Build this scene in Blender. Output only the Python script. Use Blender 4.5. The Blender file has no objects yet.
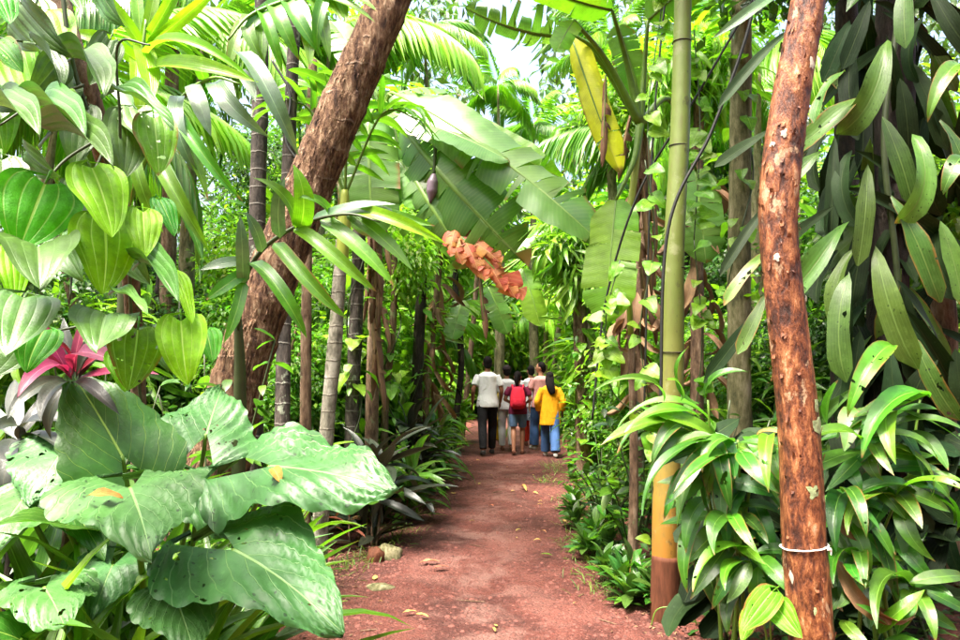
import bpy, bmesh, math, random
import numpy as np
from mathutils import Vector, Matrix, noise

# ------------------------------------------------------------------ camera, sky, sun, exposure
SC = bpy.context.scene
COL = SC.collection
F = 700.0; W0, H0 = 960.0, 640.0; CAMZ = 1.5; PITCH = math.atan(50.0 / F)
cam = bpy.data.cameras.new('camera'); cam.sensor_width = 36.0; cam.lens = F / W0 * 36.0
cam.clip_start = 0.05; cam.clip_end = 1500.0
camo = bpy.data.objects.new('camera', cam); COL.objects.link(camo)
camo.location = (0, 0, CAMZ); camo.rotation_euler = (math.pi / 2 + PITCH, 0, 0)
SC.camera = camo

SUN_EL, SUN_AZ = 68.0, 228.0        # azimuth measured clockwise from +Y
world = bpy.data.worlds.new('World'); SC.world = world; world.use_nodes = True
wn = world.node_tree
sky = wn.nodes.new('ShaderNodeTexSky'); sky.sky_type = 'NISHITA'; sky.sun_disc = False
sky.sun_elevation = math.radians(SUN_EL); sky.sun_rotation = math.radians(SUN_AZ)
sky.air_density = 1.0; sky.dust_density = 9.0; sky.ozone_density = 0.6
bg = wn.nodes['Background']; bg.inputs['Strength'].default_value = 0.11
wn.links.new(sky.outputs[0], bg.inputs['Color'])
sun = bpy.data.lights.new('sun', 'SUN'); sun.energy = 3.0; sun.angle = math.radians(20.0); sun.color = (1.0, 0.95, 0.86)
suno = bpy.data.objects.new('sun', sun); COL.objects.link(suno)
az, el = math.radians(SUN_AZ), math.radians(SUN_EL)
sdir = Vector((math.sin(az) * math.cos(el), math.cos(az) * math.cos(el), math.sin(el)))
suno.rotation_euler = sdir.to_track_quat('Z', 'Y').to_euler()
vs = SC.view_settings
vs.view_transform = 'Standard'; vs.look = 'None'; vs.gamma = 1.0; vs.use_curve_mapping = False
vs.exposure = 2.7
cy = SC.cycles
cy.use_denoising = True; cy.max_bounces = 6; cy.diffuse_bounces = 2; cy.glossy_bounces = 2
cy.transmission_bounces = 4; cy.transparent_max_bounces = 8; cy.caustics_reflective = False; cy.caustics_refractive = False
cy.sample_clamp_indirect = 8.0

# ------------------------------------------------------------------ helpers
RT = random.Random(11)
FWD = Vector((0, math.cos(PITCH), math.sin(PITCH))); UPV = Vector((0, -math.sin(PITCH), math.cos(PITCH)))
CAM = Vector((0, 0, CAMZ))
def P(px, py, d):
    """point of the place seen at photo pixel (px,py), d metres ahead"""
    r = FWD + Vector((1, 0, 0)) * ((px - 480) / F) + UPV * ((320 - py) / F)
    return CAM + r * (d / r.y)
def ss(a, b, x):
    t = min(1, max(0, (x - a) / (b - a))); return t * t * (3 - 2 * t)
EDGE_L = [(0, -.75), (3.0, -.85), (4.4, -.95), (6.0, -1.18), (7.0, -.8), (8.75, -.62), (11.7, -.45), (14, -.3), (20, -.2), (30, .3)]
EDGE_R = [(0, 1.15), (3.9, 1.15), (4.56, 1.04), (5.5, 1.0), (7, .95), (8.75, 1.12), (10.5, 1.42), (13, 1.5), (20, 1.6), (30, 2.1)]
def interp(tab, y):
    return float(np.interp(y, [t[0] for t in tab], [t[1] for t in tab]))
def nz(x, y, z=0.0):
    return noise.noise(Vector((x, y, z)))
def gh(x, y):
    """ground height: the path lies a little lower than the planted sides"""
    l, r = interp(EDGE_L, y), interp(EDGE_R, y)
    out = max(l - x, x - r, 0.0)
    near = 1.0 if abs(x) < 30 and -5 < y < 60 else 0.0
    h = 0.10 * ss(0.05, 0.9, out)
    if near:
        h += 0.020 * nz(x * 1.3, y * 1.3) + 0.008 * nz(x * 5, y * 5, 3) + 0.04 * nz(x * .5, y * .5, 7) * ss(0, 1, out)
    return h
def G(x, y, dz=0.0):
    return Vector((x, y, gh(x, y) + dz))
def GP(px, d):
    x = (px - 480) / F * d / math.cos(PITCH); return G(x, d)

def empty(name, loc, label=None, cat=None, group=None):
    o = bpy.data.objects.new(name, None); COL.objects.link(o); o.location = loc
    o.empty_display_size = .1
    tag(o, label, cat, group); return o
def tag(o, label=None, cat=None, group=None, kind=None):
    if label: o['label'] = label
    if cat: o['category'] = cat
    if group: o['group'] = group
    if kind: o['kind'] = kind
    return o
OFF = {}
def off(o):
    """world offset of an object that is only ever translated"""
    v = Vector(o.location)
    while o.parent: o = o.parent; v = v + o.location
    return v
def child(name, me, parent, M=None):
    o = bpy.data.objects.new(name, me); COL.objects.link(o)
    if parent is not None:
        o.parent = parent
        k = parent.name
        if k not in OFF: OFF[k] = off(parent)
        M = M if M is not None else Matrix()
        o.matrix_basis = Matrix.Translation(-OFF[k]) @ M
    elif M is not None: o.matrix_basis = M
    return o

class MB:
    def __init__(s): s.v = []; s.f = []; s.uv = []; s.mi = []
    def add(s, v, f, uv=None, mi=0):
        b = len(s.v); s.v += [tuple(p) for p in v]; s.f += [tuple(i + b for i in q) for q in f]
        s.uv += list(uv) if uv is not None else [(0, 0)] * len(v); s.mi += [mi] * len(f); return s
    def mesh(s, name, mats, smooth=True):
        me = bpy.data.meshes.new(name); me.from_pydata(s.v, [], s.f)
        for m in (mats if isinstance(mats, (list, tuple)) else [mats]): me.materials.append(m)
        if any(s.mi): me.polygons.foreach_set('material_index', s.mi)
        if smooth: me.polygons.foreach_set('use_smooth', [True] * len(me.polygons))
        ul = me.uv_layers.new(name='UVMap')
        idx = np.zeros(len(me.loops), dtype=np.int32); me.loops.foreach_get('vertex_index', idx)
        ul.data.foreach_set('uv', np.asarray(s.uv, dtype=np.float32)[idx].ravel())
        me.update(); return me

def catmull(pts, n):
    pts = [Vector(p) for p in pts]
    if len(pts) == 2: return [pts[0].lerp(pts[1], i / (n - 1)) for i in range(n)]
    out = []; m = len(pts) - 1
    for i in range(n):
        t = i / (n - 1) * m; k = min(int(t), m - 1); u = t - k
        p1, p2 = pts[k], pts[k + 1]
        p0 = pts[k - 1] if k else p1 * 2 - p2
        p3 = pts[k + 2] if k + 2 <= m else p2 * 2 - p1
        out.append(0.5 * ((2 * p1) + (p2 - p0) * u + (2 * p0 - 5 * p1 + 4 * p2 - p3) * u * u + (3 * p1 - p0 - 3 * p2 + p3) * u ** 3))
    return out
def rads(r, n):
    if not isinstance(r, (list, tuple)): r = [r, r]
    return list(np.interp(np.linspace(0, 1, n), np.linspace(0, 1, len(r)), r))
def tube(mb, pts, r, seg=10, n=None, disp=None, cap=True, flat=1.0, ref=None, mi=0):
    n = n or max(2, len(pts)); c = catmull(pts, n); rr = rads(r, n)
    v, f, uv = [], [], []; prev = None
    for i in range(n):
        t = (c[min(i + 1, n - 1)] - c[max(i - 1, 0)]).normalized()
        if prev is None:
            a = Vector(ref) if ref else (Vector((1, 0, 0)) if abs(t.x) < .9 else Vector((0, 1, 0)))
        else: a = prev
        a = (a - t * a.dot(t)).normalized(); b = t.cross(a); prev = a
        for j in range(seg):
            th = 2 * math.pi * j / seg
            q = rr[i] * (1 + (disp(i / (n - 1), th, c[i]) if disp else 0))
            v.append(c[i] + a * (q * math.cos(th)) + b * (q * math.sin(th) * flat)); uv.append((j / seg, i / (n - 1)))
    for i in range(n - 1):
        for j in range(seg):
            k = (j + 1) % seg
            f.append((i * seg + j, i * seg + k, (i + 1) * seg + k, (i + 1) * seg + j))
    if cap:
        f.append(tuple(range(seg))[::-1]); f.append(tuple((n - 1) * seg + j for j in range(seg)))
    return mb.add(v, f, uv, mi)
def tube_obj(name, parent, pts, r, mat, **k):
    return child(name, tube(MB(), pts, r, **k).mesh(name, mat), parent)

# ------------------------------------------------------------------ materials
class NT:
    def __init__(s, name):
        s.m = bpy.data.materials.new(name); s.m.use_nodes = True; s.t = s.m.node_tree
        s.b = s.t.nodes['Principled BSDF']; s.out = s.t.nodes['Material Output']
    def n(s, ty, **k):
        o = s.t.nodes.new('ShaderNode' + ty)
        for a, b in k.items(): setattr(o, a, b)
        return o
    def l(s, a, b): s.t.links.new(a, b)
    def val(s, node, i, v):
        if hasattr(v, 'is_output') or hasattr(v, 'links'): s.l(v, node.inputs[i])
        else: node.inputs[i].default_value = v
    def math(s, op, a, b=0.0, c=None, clamp=False):
        o = s.n('Math', operation=op); o.use_clamp = clamp; s.val(o, 0, a); s.val(o, 1, b)
        if c is not None: s.val(o, 2, c)
        return o.outputs[0]
    def mix(s, f, a, b, bt='MIX'):
        o = s.n('MixRGB', blend_type=bt)
        for i, v in enumerate((f, a, b)):
            if isinstance(v, (tuple, list)): v = tuple(v) + ((1,) if len(v) == 3 else ())
            s.val(o, i, v)
        return o.outputs[0]
    def noise(s, scale, detail=4, rough=.6, vec=None, dist=0):
        o = s.n('TexNoise'); o.inputs['Scale'].default_value = scale; o.inputs['Detail'].default_value = detail
        o.inputs['Roughness'].default_value = rough; o.inputs['Distortion'].default_value = dist
        if vec is not None: s.l(vec, o.inputs['Vector'])
        return o.outputs['Fac']
    def ramp(s, f, stops, interp='LINEAR'):
        o = s.n('ValToRGB'); e = o.color_ramp; e.interpolation = interp
        while len(e.elements) < len(stops): e.elements.new(.5)
        for q, (p, c) in zip(e.elements, stops):
            q.position = p; q.color = tuple(c) + (1,) if len(c) == 3 else c
        s.l(f, o.inputs[0]); return o.outputs[0]
    def step(s, f, a, b):
        o = s.n('MapRange', interpolation_type='SMOOTHSTEP'); s.val(o, 0, f); o.inputs[1].default_value = a; o.inputs[2].default_value = b
        return o.outputs[0]
    def coord(s, which='Object', sc=None):
        o = s.n('TexCoord').outputs[which]
        if sc:
            m = s.n('Mapping'); m.inputs['Scale'].default_value = sc; s.l(o, m.inputs[0]); o = m.outputs[0]
        return o
    def bump(s, h, st, dist=.02):
        o = s.n('Bump'); o.inputs['Strength'].default_value = st; o.inputs['Distance'].default_value = dist
        s.l(h, o.inputs['Height']); s.l(o.outputs[0], s.b.inputs['Normal']); return o.outputs[0]

def leaf_mat(name, col, vein=None, vt='pinnate', nv=9, k=.45, rough=.38, trans=.35, var=.28, hue=.035, vw=.16, vs=.55, back=.35,
             spots=0.0, brown=0.0, tcol=None, bumpy=.35, spec=.5, midw=.05, holes=0.0):
    s = NT(name); col = tuple(col); vein = vein or tuple(min(1, c * 1.9 + .02) for c in col)
    uv = s.n('SeparateXYZ'); s.l(s.coord('UV'), uv.inputs[0])
    u = s.math('ABSOLUTE', s.math('MULTIPLY_ADD', uv.outputs[0], 2.0, -1.0)); v = uv.outputs[1]
    oi = s.n('ObjectInfo'); ge = s.n('NewGeometry')
    r1 = s.math('FRACT', s.math('ADD', oi.outputs['Random'], ge.outputs['Random Per Island']))
    r2 = s.math('FRACT', s.math('MULTIPLY', r1, 7.13)); r3 = s.math('FRACT', s.math('MULTIPLY', r1, 23.7))
    ob = s.coord('Object')
    nt = s.noise(6.0, 4, .6, ob)
    c = s.mix(s.step(nt, .34, .66), tuple(x * 1.08 for x in col), tuple(x * .74 for x in col))
    c = s.mix(s.math('MULTIPLY', s.step(s.noise(17, 3, .6, ob), .60, .70), .35), c, tuple((x * 1.5 + .02) for x in col))
    hs = s.n('HueSaturation'); s.l(c, hs.inputs['Color'])
    s.l(s.math('MULTIPLY_ADD', r1, 2 * hue, .5 - hue), hs.inputs['Hue'])
    s.l(s.math('MULTIPLY_ADD', r2, 2 * var, 1 - var), hs.inputs['Value'])
    hs.inputs['Saturation'].default_value = 1.0
    c = hs.outputs[0]
    mid = s.math('SUBTRACT', 1.0, s.step(u, midw * .4, midw))
    if vt == 'pinnate': ph = s.math('MULTIPLY', s.math('SUBTRACT', v, s.math('MULTIPLY', u, k)), nv)
    elif vt == 'arc': ph = s.math('MULTIPLY', u, nv)
    else: ph = s.math('MULTIPLY', u, nv)
    fr = s.math('ABSOLUTE', s.math('SUBTRACT', s.math('FRACT', ph), .5))       # 0.5 at the vein when phase is a whole number
    lat = s.step(fr, .5 - vw, .5)
    vm = s.math('MAXIMUM', mid, s.math('MULTIPLY', lat, vs))
    c = s.mix(vm, c, vein)
    if spots:
        vo = s.n('TexVoronoi'); vo.inputs['Scale'].default_value = 26.0; s.l(ob, vo.inputs['Vector'])
        pm = s.math('MULTIPLY', s.math('LESS_THAN', vo.outputs['Distance'], .22), s.math('GREATER_THAN', s.noise(7, 2, .5, ob), .52))
        c = s.mix(s.math('MULTIPLY', pm, spots), c, tuple(x * .22 for x in col))
    if brown:
        bm = s.math('MULTIPLY', s.step(s.math('ADD', u, s.math('MULTIPLY', nt, .5)), 1.05, 1.3), s.math('GREATER_THAN', r3, 1 - brown))
        c = s.mix(bm, c, (.20, .10, .025))
        tm = s.math('MULTIPLY', s.step(s.math('ADD', v, s.math('MULTIPLY', nt, .16)), 1.0, 1.06), s.math('GREATER_THAN', r2, 1 - 1.6 * brown))
        c = s.mix(tm, c, (.22, .13, .04))
    cb = s.mix(back, c, tuple(min(1, x * 1.3 + .02) for x in col))
    cc = s.mix(ge.outputs['Backfacing'], c, cb)
    s.l(cc, s.b.inputs['Base Color']); s.b.inputs['Roughness'].default_value = rough
    s.b.inputs['Specular IOR Level'].default_value = spec
    hgt = s.math('ADD', s.math('MULTIPLY', s.math('SUBTRACT', 1.0, vm), .6), s.math('MULTIPLY', s.noise(40, 2, .5, ob), .35))
    nb = s.bump(hgt, bumpy, .006)
    tr = s.n('BsdfTranslucent'); s.l(nb, tr.inputs['Normal'])
    tc = s.mix(1.0, cc, tcol or (1.35, 1.6, .55), 'MULTIPLY'); s.l(tc, tr.inputs['Color'])
    mx = s.n('MixShader'); mx.inputs[0].default_value = trans
    s.l(s.b.outputs[0], mx.inputs[1]); s.l(tr.outputs[0], mx.inputs[2])
    if holes:                                                       # insect holes
        cm = s.n('CombineXYZ'); s.l(s.math('MULTIPLY', r1, 37.0), cm.inputs[2]); va = s.n('VectorMath', operation='ADD'); s.l(ob, va.inputs[0]); s.l(cm.outputs[0], va.inputs[1])
        hm = s.math('GREATER_THAN', s.math('ADD', s.noise(9.0, 2, .5, va.outputs[0]), s.math('MULTIPLY', s.math('GREATER_THAN', r3, 1 - holes), .5)), 1.17)
        tp = s.n('BsdfTransparent'); m2 = s.n('MixShader'); s.l(hm, m2.inputs[0]); s.l(mx.outputs[0], m2.inputs[1]); s.l(tp.outputs[0], m2.inputs[2]); mx = m2
    s.l(mx.outputs[0], s.out.inputs['Surface']); return s.m

def bark_mat(name, stops, scale=(9, 9, 2.5), bump=.6, rough=.85, ring=0.0, lichen=None, lich_amt=.58, ringcol=None, fine=30, gain=2.0, ringcut=.2):
    s = NT(name); ob = s.coord('Object', scale)
    a = s.noise(1.6, 8, .68, ob, .3); b = s.noise(fine, 5, .7, s.coord('Object', (1, 1, .35)))
    f = s.math('MULTIPLY_ADD', s.math('ADD', s.math('MULTIPLY', a, .62), s.math('MULTIPLY', b, .38)), gain, .5 - .5 * gain, clamp=True)
    c = s.ramp(f, stops); h = f
    if ring:
        z = s.n('SeparateXYZ'); s.l(s.coord('Object'), z.inputs[0])
        zz = s.math('ADD', s.math('MULTIPLY', z.outputs[2], ring), s.math('MULTIPLY', a, .35))
        rm = s.math('MULTIPLY', s.step(s.math('ABSOLUTE', s.math('SUBTRACT', s.math('FRACT', zz), .5)), .43, .5), s.step(s.noise(11, 3, .6, s.coord('Object')), ringcut, ringcut + .15))
        c = s.mix(s.math('MULTIPLY', rm, .75), c, ringcol or stops[-1][1]); h = s.math('ADD', h, s.math('MULTIPLY', rm, .5))
    if lichen:
        lm = s.step(s.noise(5.5, 5, .65, s.coord('Object', (1.4, 1.4, 1))), lich_amt, lich_amt + .05)
        c = s.mix(s.math('MULTIPLY', lm, .85), c, lichen)
    s.l(c, s.b.inputs['Base Color']); s.b.inputs['Roughness'].default_value = rough
    s.b.inputs['Specular IOR Level'].default_value = .25
    s.bump(h, bump, .03); return s.m
def plain(name, col, rough=.6, var=.2, scale=20, bump=.15, spec=.4, stretch=None):
    s = NT(name); ob = s.coord('Object', stretch)
    f = s.noise(scale, 5, .6, ob)
    c = s.ramp(f, [(.3, tuple(x * (1 - var) for x in col)), (.7, tuple(min(1, x * (1 + var)) for x in col))])
    s.l(c, s.b.inputs['Base Color']); s.b.inputs['Roughness'].default_value = rough
    s.b.inputs['Specular IOR Level'].default_value = spec
    s.bump(f, bump, .01); return s.m
M = {}

# ------------------------------------------------------------------ leaves
TIP, WID, TPL = {}, {}, {}
def prof_lance(p=.42, a=.9):          # widest at p, pointed tip
    def f(v):
        if v < p: return math.sin(math.pi / 2 * (v / p)) ** a
        return math.cos(math.pi / 2 * ((v - p) / (1 - p))) ** .85
    return f
def prof_strap(v): return min(1, v / .12) ** .7 * min(1, (1 - v) / .38) ** .75 * .98 + .02
def prof_heart(v):                    # v 0..1 from the back of the lobes to the tip
    if v < .28: return (1 - ((.28 - v) / .28) ** 2.2) ** .5
    t = (v - .28) / .72
    return math.cos(math.pi / 2 * t) ** .8 * (1 - .12 * math.sin(math.pi * t)) * (1 - .08 * t)
def prof_ovate(v):
    if v < .36: return (1 - ((.36 - v) / .36) ** 2.4) ** .5
    t = (v - .36) / .64
    return max(0, 1 - t ** 1.9) ** .9 * (1 - .06 * math.sin(math.pi * t))
def leaf_mesh(name, mat, width, prof, nv=8, nu=2, fold=.25, droop=.6, wave=.0, att=0.0, notch=.0, corr=0.0, ncorr=9, seed=0, twist=0.0, petiole=0.0, cup=0.0, curl=0.0, ribs=0.0, scallop=0.0):
    """unit leaf: attached at the origin, tip along +Y, upper side +Z. att: share of the length behind the stalk"""
    rg = random.Random(seed); v, f, uv = [], [], []
    vv = sorted(set([i / nv for i in range(nv + 1)] + ([att] if att else []))); n = len(vv)
    ph = rg.random() * 6
    def centre(t):
        y = t - att; a = droop
        if abs(a) < 1e-4: return Vector((0, y, 0)), Vector((0, 0, 1))
        yy = max(y, 0); th = a * yy
        p = Vector((0, math.sin(th) / a, -(1 - math.cos(th)) / a))
        if y < 0: p = Vector((0, y, 0.10 * y * (1 if droop > 0 else 0)))
        return p, Vector((0, math.sin(th), math.cos(th)))
    ids = {}
    for i, t in enumerate(vv):
        c, nrm = centre(t); w = width * .5 * prof(t)
        if scallop: w *= 1 - scallop * (1 - abs(math.sin(math.pi * ncorr * (t - .45)))) * (1 + .8 * nz(t * 9, seed * 3.3))
        for sd in (-1, 1):
            inner = 0.0
            if t < att - 1e-6: inner = min(.92 * w, notch * width * .5 * ((att - t) / att) ** .8)
            for j in range(nu + 1):
                if j == 0 and t >= att - 1e-6:
                    if (i, 0, 0) in ids: ids[(i, sd, 0)] = ids[(i, 0, 0)]; continue
                q = j / nu; x = inner + (w - inner) * q
                z = fold * x + cup * x * x / max(width, .01) + wave * q * math.sin(t * 11 + ph + sd * 1.3) * width
                z -= curl * q * q * w
                if ribs: z += ribs * w * abs(math.sin(math.pi * 2.6 * q)) * (1 - .5 * t)
                if corr: z += corr * math.sin(2 * math.pi * ncorr * (t - .45 * q)) * (q > 0) * min(1, q * 2) * (1 - .6 * max(0, q - .5)) * width
                p = c + nrm * z + Vector((sd * x, 0, 0))
                if twist: p = Matrix.Rotation(twist * t, 3, 'Y') @ p
                ids[(i, sd, j)] = len(v)
                if j == 0 and inner == 0: ids[(i, 0, 0)] = len(v)
                v.append(p); uv.append((.5 + .5 * sd * (x / w if w > 1e-6 else q), t))
    for i in range(n - 1):
        for sd in (-1, 1):
            for j in range(nu):
                q = [ids[(i, sd, j)], ids[(i, sd, j + 1)], ids[(i + 1, sd, j + 1)], ids[(i + 1, sd, j)]]
                if sd < 0: q = q[::-1]
                q2 = []
                for e in q:
                    if e not in q2: q2.append(e)
                if len(q2) > 2: f.append(tuple(q2))
    mb = MB().add(v, f, uv); TPL[name] = (np.array([tuple(p) for p in v]), f, uv)
    if petiole:
        tube(mb, [(0, -petiole, -.25 * petiole), (0, -petiole * .4, -.02), (0, .0, -.004)], [.016, .012], seg=5, n=4)
    if mat is None: return None
    me = mb.mesh(name, mat)
    TIP[me.name] = centre(1.0)[0]; WID[me.name] = width; return me

def put(me, parent, base, tip, up, w=None, name='leaf', wscale=1.0, ls=1.0):
    base = Vector(base); d = Vector(tip) - base; L = d.length * ls
    if L < 1e-5: return None
    c = TIP[me.name]; cl = c.length; c = c / cl; Y = d.normalized()
    up = Vector(up)
    X = Y.cross(up)
    if X.length < 1e-3: X = Y.cross(Vector((.3, .5, .8)))
    X.normalize(); Z = X.cross(Y)
    A = Matrix((X, Y, Z)).transposed()
    B = Matrix((Vector((1, 0, 0)), c, Vector((0, -c.z, c.y))))
    s = L / cl; sx = (w / (WID[me.name] * 1.0)) if w else s * wscale
    R = A @ B @ Matrix.Diagonal((sx, s, s))
    return child(name, me, parent, Matrix.Translation(base) @ R.to_4x4())
def tocam(p): return (CAM - Vector(p)).normalized()
def putpx(mes, parent, bx, by, tx, ty, w, d0, d1=None, face=(1, .6, 0), name='leaf', rg=RT, tilt=.25):
    """leaf between two photo pixels at the depths d0 and d1, w pixels wide; face = weights of (towards viewer, up, +X)"""
    d1 = d0 if d1 is None else d1; b, t = P(bx, by, d0), P(tx, ty, d1)
    m = (b + t) / 2; up = tocam(m) * face[0] + Vector((0, 0, 1)) * face[1] + Vector((1, 0, 0)) * face[2]
    up += Vector((rg.uniform(-tilt, tilt), rg.uniform(-tilt, tilt), rg.uniform(-tilt, tilt)))
    me = mes if not isinstance(mes, (list, tuple)) else rg.choice(mes)
    return put(me, parent, b, t, up, w * (d0 + d1) / 2 / F if w else None, name)

def scatter(name, mat, tpl, pos, R, kind='stuff'):
    """joins many copies of a template leaf into one mesh; pos (N,3), R (N,3,3)"""
    V, Fc, UV = TPL[tpl]; n, k = len(pos), len(V)
    v = (np.einsum('nij,kj->nki', R, V) + pos[:, None, :]).reshape(-1, 3)
    tri = []
    for q in Fc:
        for i in range(1, len(q) - 1): tri.append((q[0], q[i], q[i + 1]))
    tri = np.array(tri, dtype=np.int32)
    fa = (tri[None] + (np.arange(n, dtype=np.int32) * k)[:, None, None]).reshape(-1, 3)
    me = bpy.data.meshes.new(name)
    me.vertices.add(len(v)); me.vertices.foreach_set('co', v.astype(np.float32).ravel())
    me.loops.add(fa.size); me.loops.foreach_set('vertex_index', fa.ravel())
    me.polygons.add(len(fa)); me.polygons.foreach_set('loop_start', np.arange(0, fa.size, 3, dtype=np.int32))
    me.polygons.foreach_set('use_smooth', np.ones(len(fa), dtype=bool))
    ul = me.uv_layers.new(name='UVMap')
    uvs = np.tile(np.array(UV, dtype=np.float32), (n, 1))[fa.ravel()]
    ul.data.foreach_set('uv', uvs.ravel())
    me.materials.append(mat); me.update(calc_edges=True); return me
def frames(dirs, ups, L, Wd):
    """(N,3,3) matrices whose columns are side*w, dir*L, normal*L"""
    Y = dirs / np.linalg.norm(dirs, axis=1, keepdims=True)
    X = np.cross(Y, ups); X /= np.maximum(np.linalg.norm(X, axis=1, keepdims=True), 1e-6); Z = np.cross(X, Y)
    return np.stack([X * Wd[:, None], Y * L[:, None], Z * L[:, None]], axis=2)
def crown(name, mat, tpl, n, rad, leaf, seed, clumps=26, clump_r=.28, wr=1.0, droop=.5, shell=.55):
    """leaf clumps through an ellipsoid of radii rad centred on the origin"""
    g = np.random.default_rng(seed); rad = np.array(rad)
    c = g.normal(size=(clumps, 3)); c /= np.linalg.norm(c, axis=1, keepdims=True)
    c *= (shell + (1 - shell) * g.random((clumps, 1))) * (.75 + .35 * g.random((clumps, 1)))
    size = clump_r * (.5 + g.random(clumps))
    which = g.integers(0, clumps, n)
    e = g.normal(size=(n, 3)) * .5
    pos = (c[which] + e * size[which][:, None]) * rad
    out = e + c[which] * .4
    dirs = out + g.normal(size=(n, 3)) * .5; dirs[:, 2] -= droop
    ups = np.tile([0, 0, 1.0], (n, 1)) + g.normal(size=(n, 3)) * .45 + out * .3
    L = leaf * (.6 + .7 * g.random(n))
    return scatter(name, mat, tpl, pos, frames(dirs, ups, L, L * wr), 'stuff')
# ------------------------------------------------------------------ material set
def soil_mat(name, a, b, c, worn_sheen=False):
    s = NT(name); ob = s.coord('Object')
    n1 = s.math('MULTIPLY_ADD', s.noise(1.3, 7, .62, ob, .5), 1.7, -.35); n2 = s.math('MULTIPLY_ADD', s.noise(16, 6, .65, ob), 1.5, -.25); n3 = s.noise(90, 4, .7, ob)
    col = s.ramp(n1, [(.34, a), (.52, b), (.68, c)])
    col = s.mix(s.math('MULTIPLY', s.step(n2, .5, .72), .6), col, tuple(x * .45 for x in b))
    vo = s.n('TexVoronoi'); vo.inputs['Scale'].default_value = 55; s.l(ob, vo.inputs['Vector'])
    cell = s.n('SeparateColor'); s.l(vo.outputs['Color'], cell.inputs[0])
    col = s.mix(s.math('MULTIPLY', s.math('GREATER_THAN', cell.outputs[0], .72), .24), col, s.mix(cell.outputs[1], tuple(x * .5 for x in a), tuple(min(1, x * 1.5 + .04) for x in c)))
    if worn_sheen:                                                        # trodden dusty middle, pale sheen painted in, margins darkened to soil colour
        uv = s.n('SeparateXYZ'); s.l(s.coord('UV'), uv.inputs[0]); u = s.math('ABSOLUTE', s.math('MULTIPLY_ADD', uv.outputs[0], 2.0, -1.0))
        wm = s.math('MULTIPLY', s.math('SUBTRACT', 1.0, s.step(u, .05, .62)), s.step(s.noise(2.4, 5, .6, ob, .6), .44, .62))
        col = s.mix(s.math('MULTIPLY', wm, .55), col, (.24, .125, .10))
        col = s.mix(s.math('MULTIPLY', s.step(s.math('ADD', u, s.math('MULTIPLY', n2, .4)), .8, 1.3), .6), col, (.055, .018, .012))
    s.l(col, s.b.inputs['Base Color']); s.b.inputs['Roughness'].default_value = .8 if worn_sheen else .85; s.b.inputs['Specular IOR Level'].default_value = .35
    h = s.math('ADD', s.math('MULTIPLY', n2, .5), s.math('ADD', s.math('MULTIPLY', n3, .25), s.math('MULTIPLY', vo.outputs['Distance'], .35)))
    s.bump(h, 1.0, .045); return s.m
M['soil'] = soil_mat('forest_soil', (.10, .030, .018), (.15, .042, .026), (.20, .075, .05))
M['path'] = soil_mat('red_laterite', (.058, .013, .008), (.105, .025, .016), (.15, .047, .033), worn_sheen=True)
M['stone'] = plain('red_gravel', (.105, .034, .024), .8, .6, 30, .3)
M['pepper'] = leaf_mat('pepper_leaf', (.085, .27, .010), (.30, .48, .12), 'arc', 2.6, rough=.5, trans=.40, var=.22, hue=.03, vw=.10, vs=.5, bumpy=.5, spec=.25, holes=.4, brown=.15)
M['pepper_y'] = leaf_mat('young_pepper_leaf', (.17, .39, .006), (.40, .58, .12), 'arc', 2.6, rough=.5, trans=.42, var=.14, hue=.012, vw=.10, vs=.5, bumpy=.5, spec=.25)
M['pepper_d'] = leaf_mat('old_pepper_leaf', (.065, .150, .022), (.11, .19, .06), 'arc', 2.6, rough=.42, trans=.2, var=.3, hue=.02, vw=.10, vs=.3, bumpy=.4, spec=.45)
M['taro'] = leaf_mat('taro_leaf', (.052, .150, .034), (.17, .30, .10), 'pinnate', 7.5, .52, rough=.45, trans=.22, var=.14, hue=.012, vw=.05, vs=.55, spots=.85, bumpy=.5, spec=.42, midw=.03, holes=.5)
M['taro_g'] = leaf_mat('taro_leaf_fresh', (.040, .13, .012), (.25, .38, .07), 'pinnate', 7.5, .52, rough=.4, trans=.3, var=.1, hue=.012, vw=.03, vs=.7, bumpy=.6, midw=.03)
M['stalk'] = plain('green_stalk', (.10, .19, .02), .45, .25, 12, .1)
M['stalk_d'] = plain('dark_stalk', (.035, .05, .015), .5, .3, 12, .1)
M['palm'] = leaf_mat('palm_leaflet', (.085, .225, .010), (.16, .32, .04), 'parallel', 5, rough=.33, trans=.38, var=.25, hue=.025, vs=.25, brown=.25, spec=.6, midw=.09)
M['palm_y'] = leaf_mat('sunny_palm_leaflet', (.17, .36, .012), (.25, .44, .05), 'parallel', 5, rough=.36, trans=.42, var=.2, hue=.02, vs=.3, midw=.09)  # brighter copy of the palm leaflet, sunlight put into the colour
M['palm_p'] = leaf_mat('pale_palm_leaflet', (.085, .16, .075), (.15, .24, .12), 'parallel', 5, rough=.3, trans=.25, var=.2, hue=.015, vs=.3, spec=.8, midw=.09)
M['banana'] = leaf_mat('banana_leaf', (.105, .225, .04), (.24, .36, .10), 'pinnate', 60, .04, rough=.36, trans=.45, var=.15, hue=.02, vw=.3, vs=.16, brown=.3, spec=.65, midw=.045)
M['banana_y'] = leaf_mat('yellowing_banana_leaf', (.55, .58, .014), (.66, .68, .08), 'pinnate', 60, .04, rough=.45, trans=.4, var=.1, hue=.01, vw=.3, vs=.2, brown=.4, tcol=(1.15, 1.25, .6), midw=.05)
M['banana_l'] = leaf_mat('young_banana_leaf', (.15, .33, .016), (.28, .44, .06), 'pinnate', 60, .04, rough=.42, trans=.42, var=.15, hue=.02, vw=.3, vs=.2, midw=.05)
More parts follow.
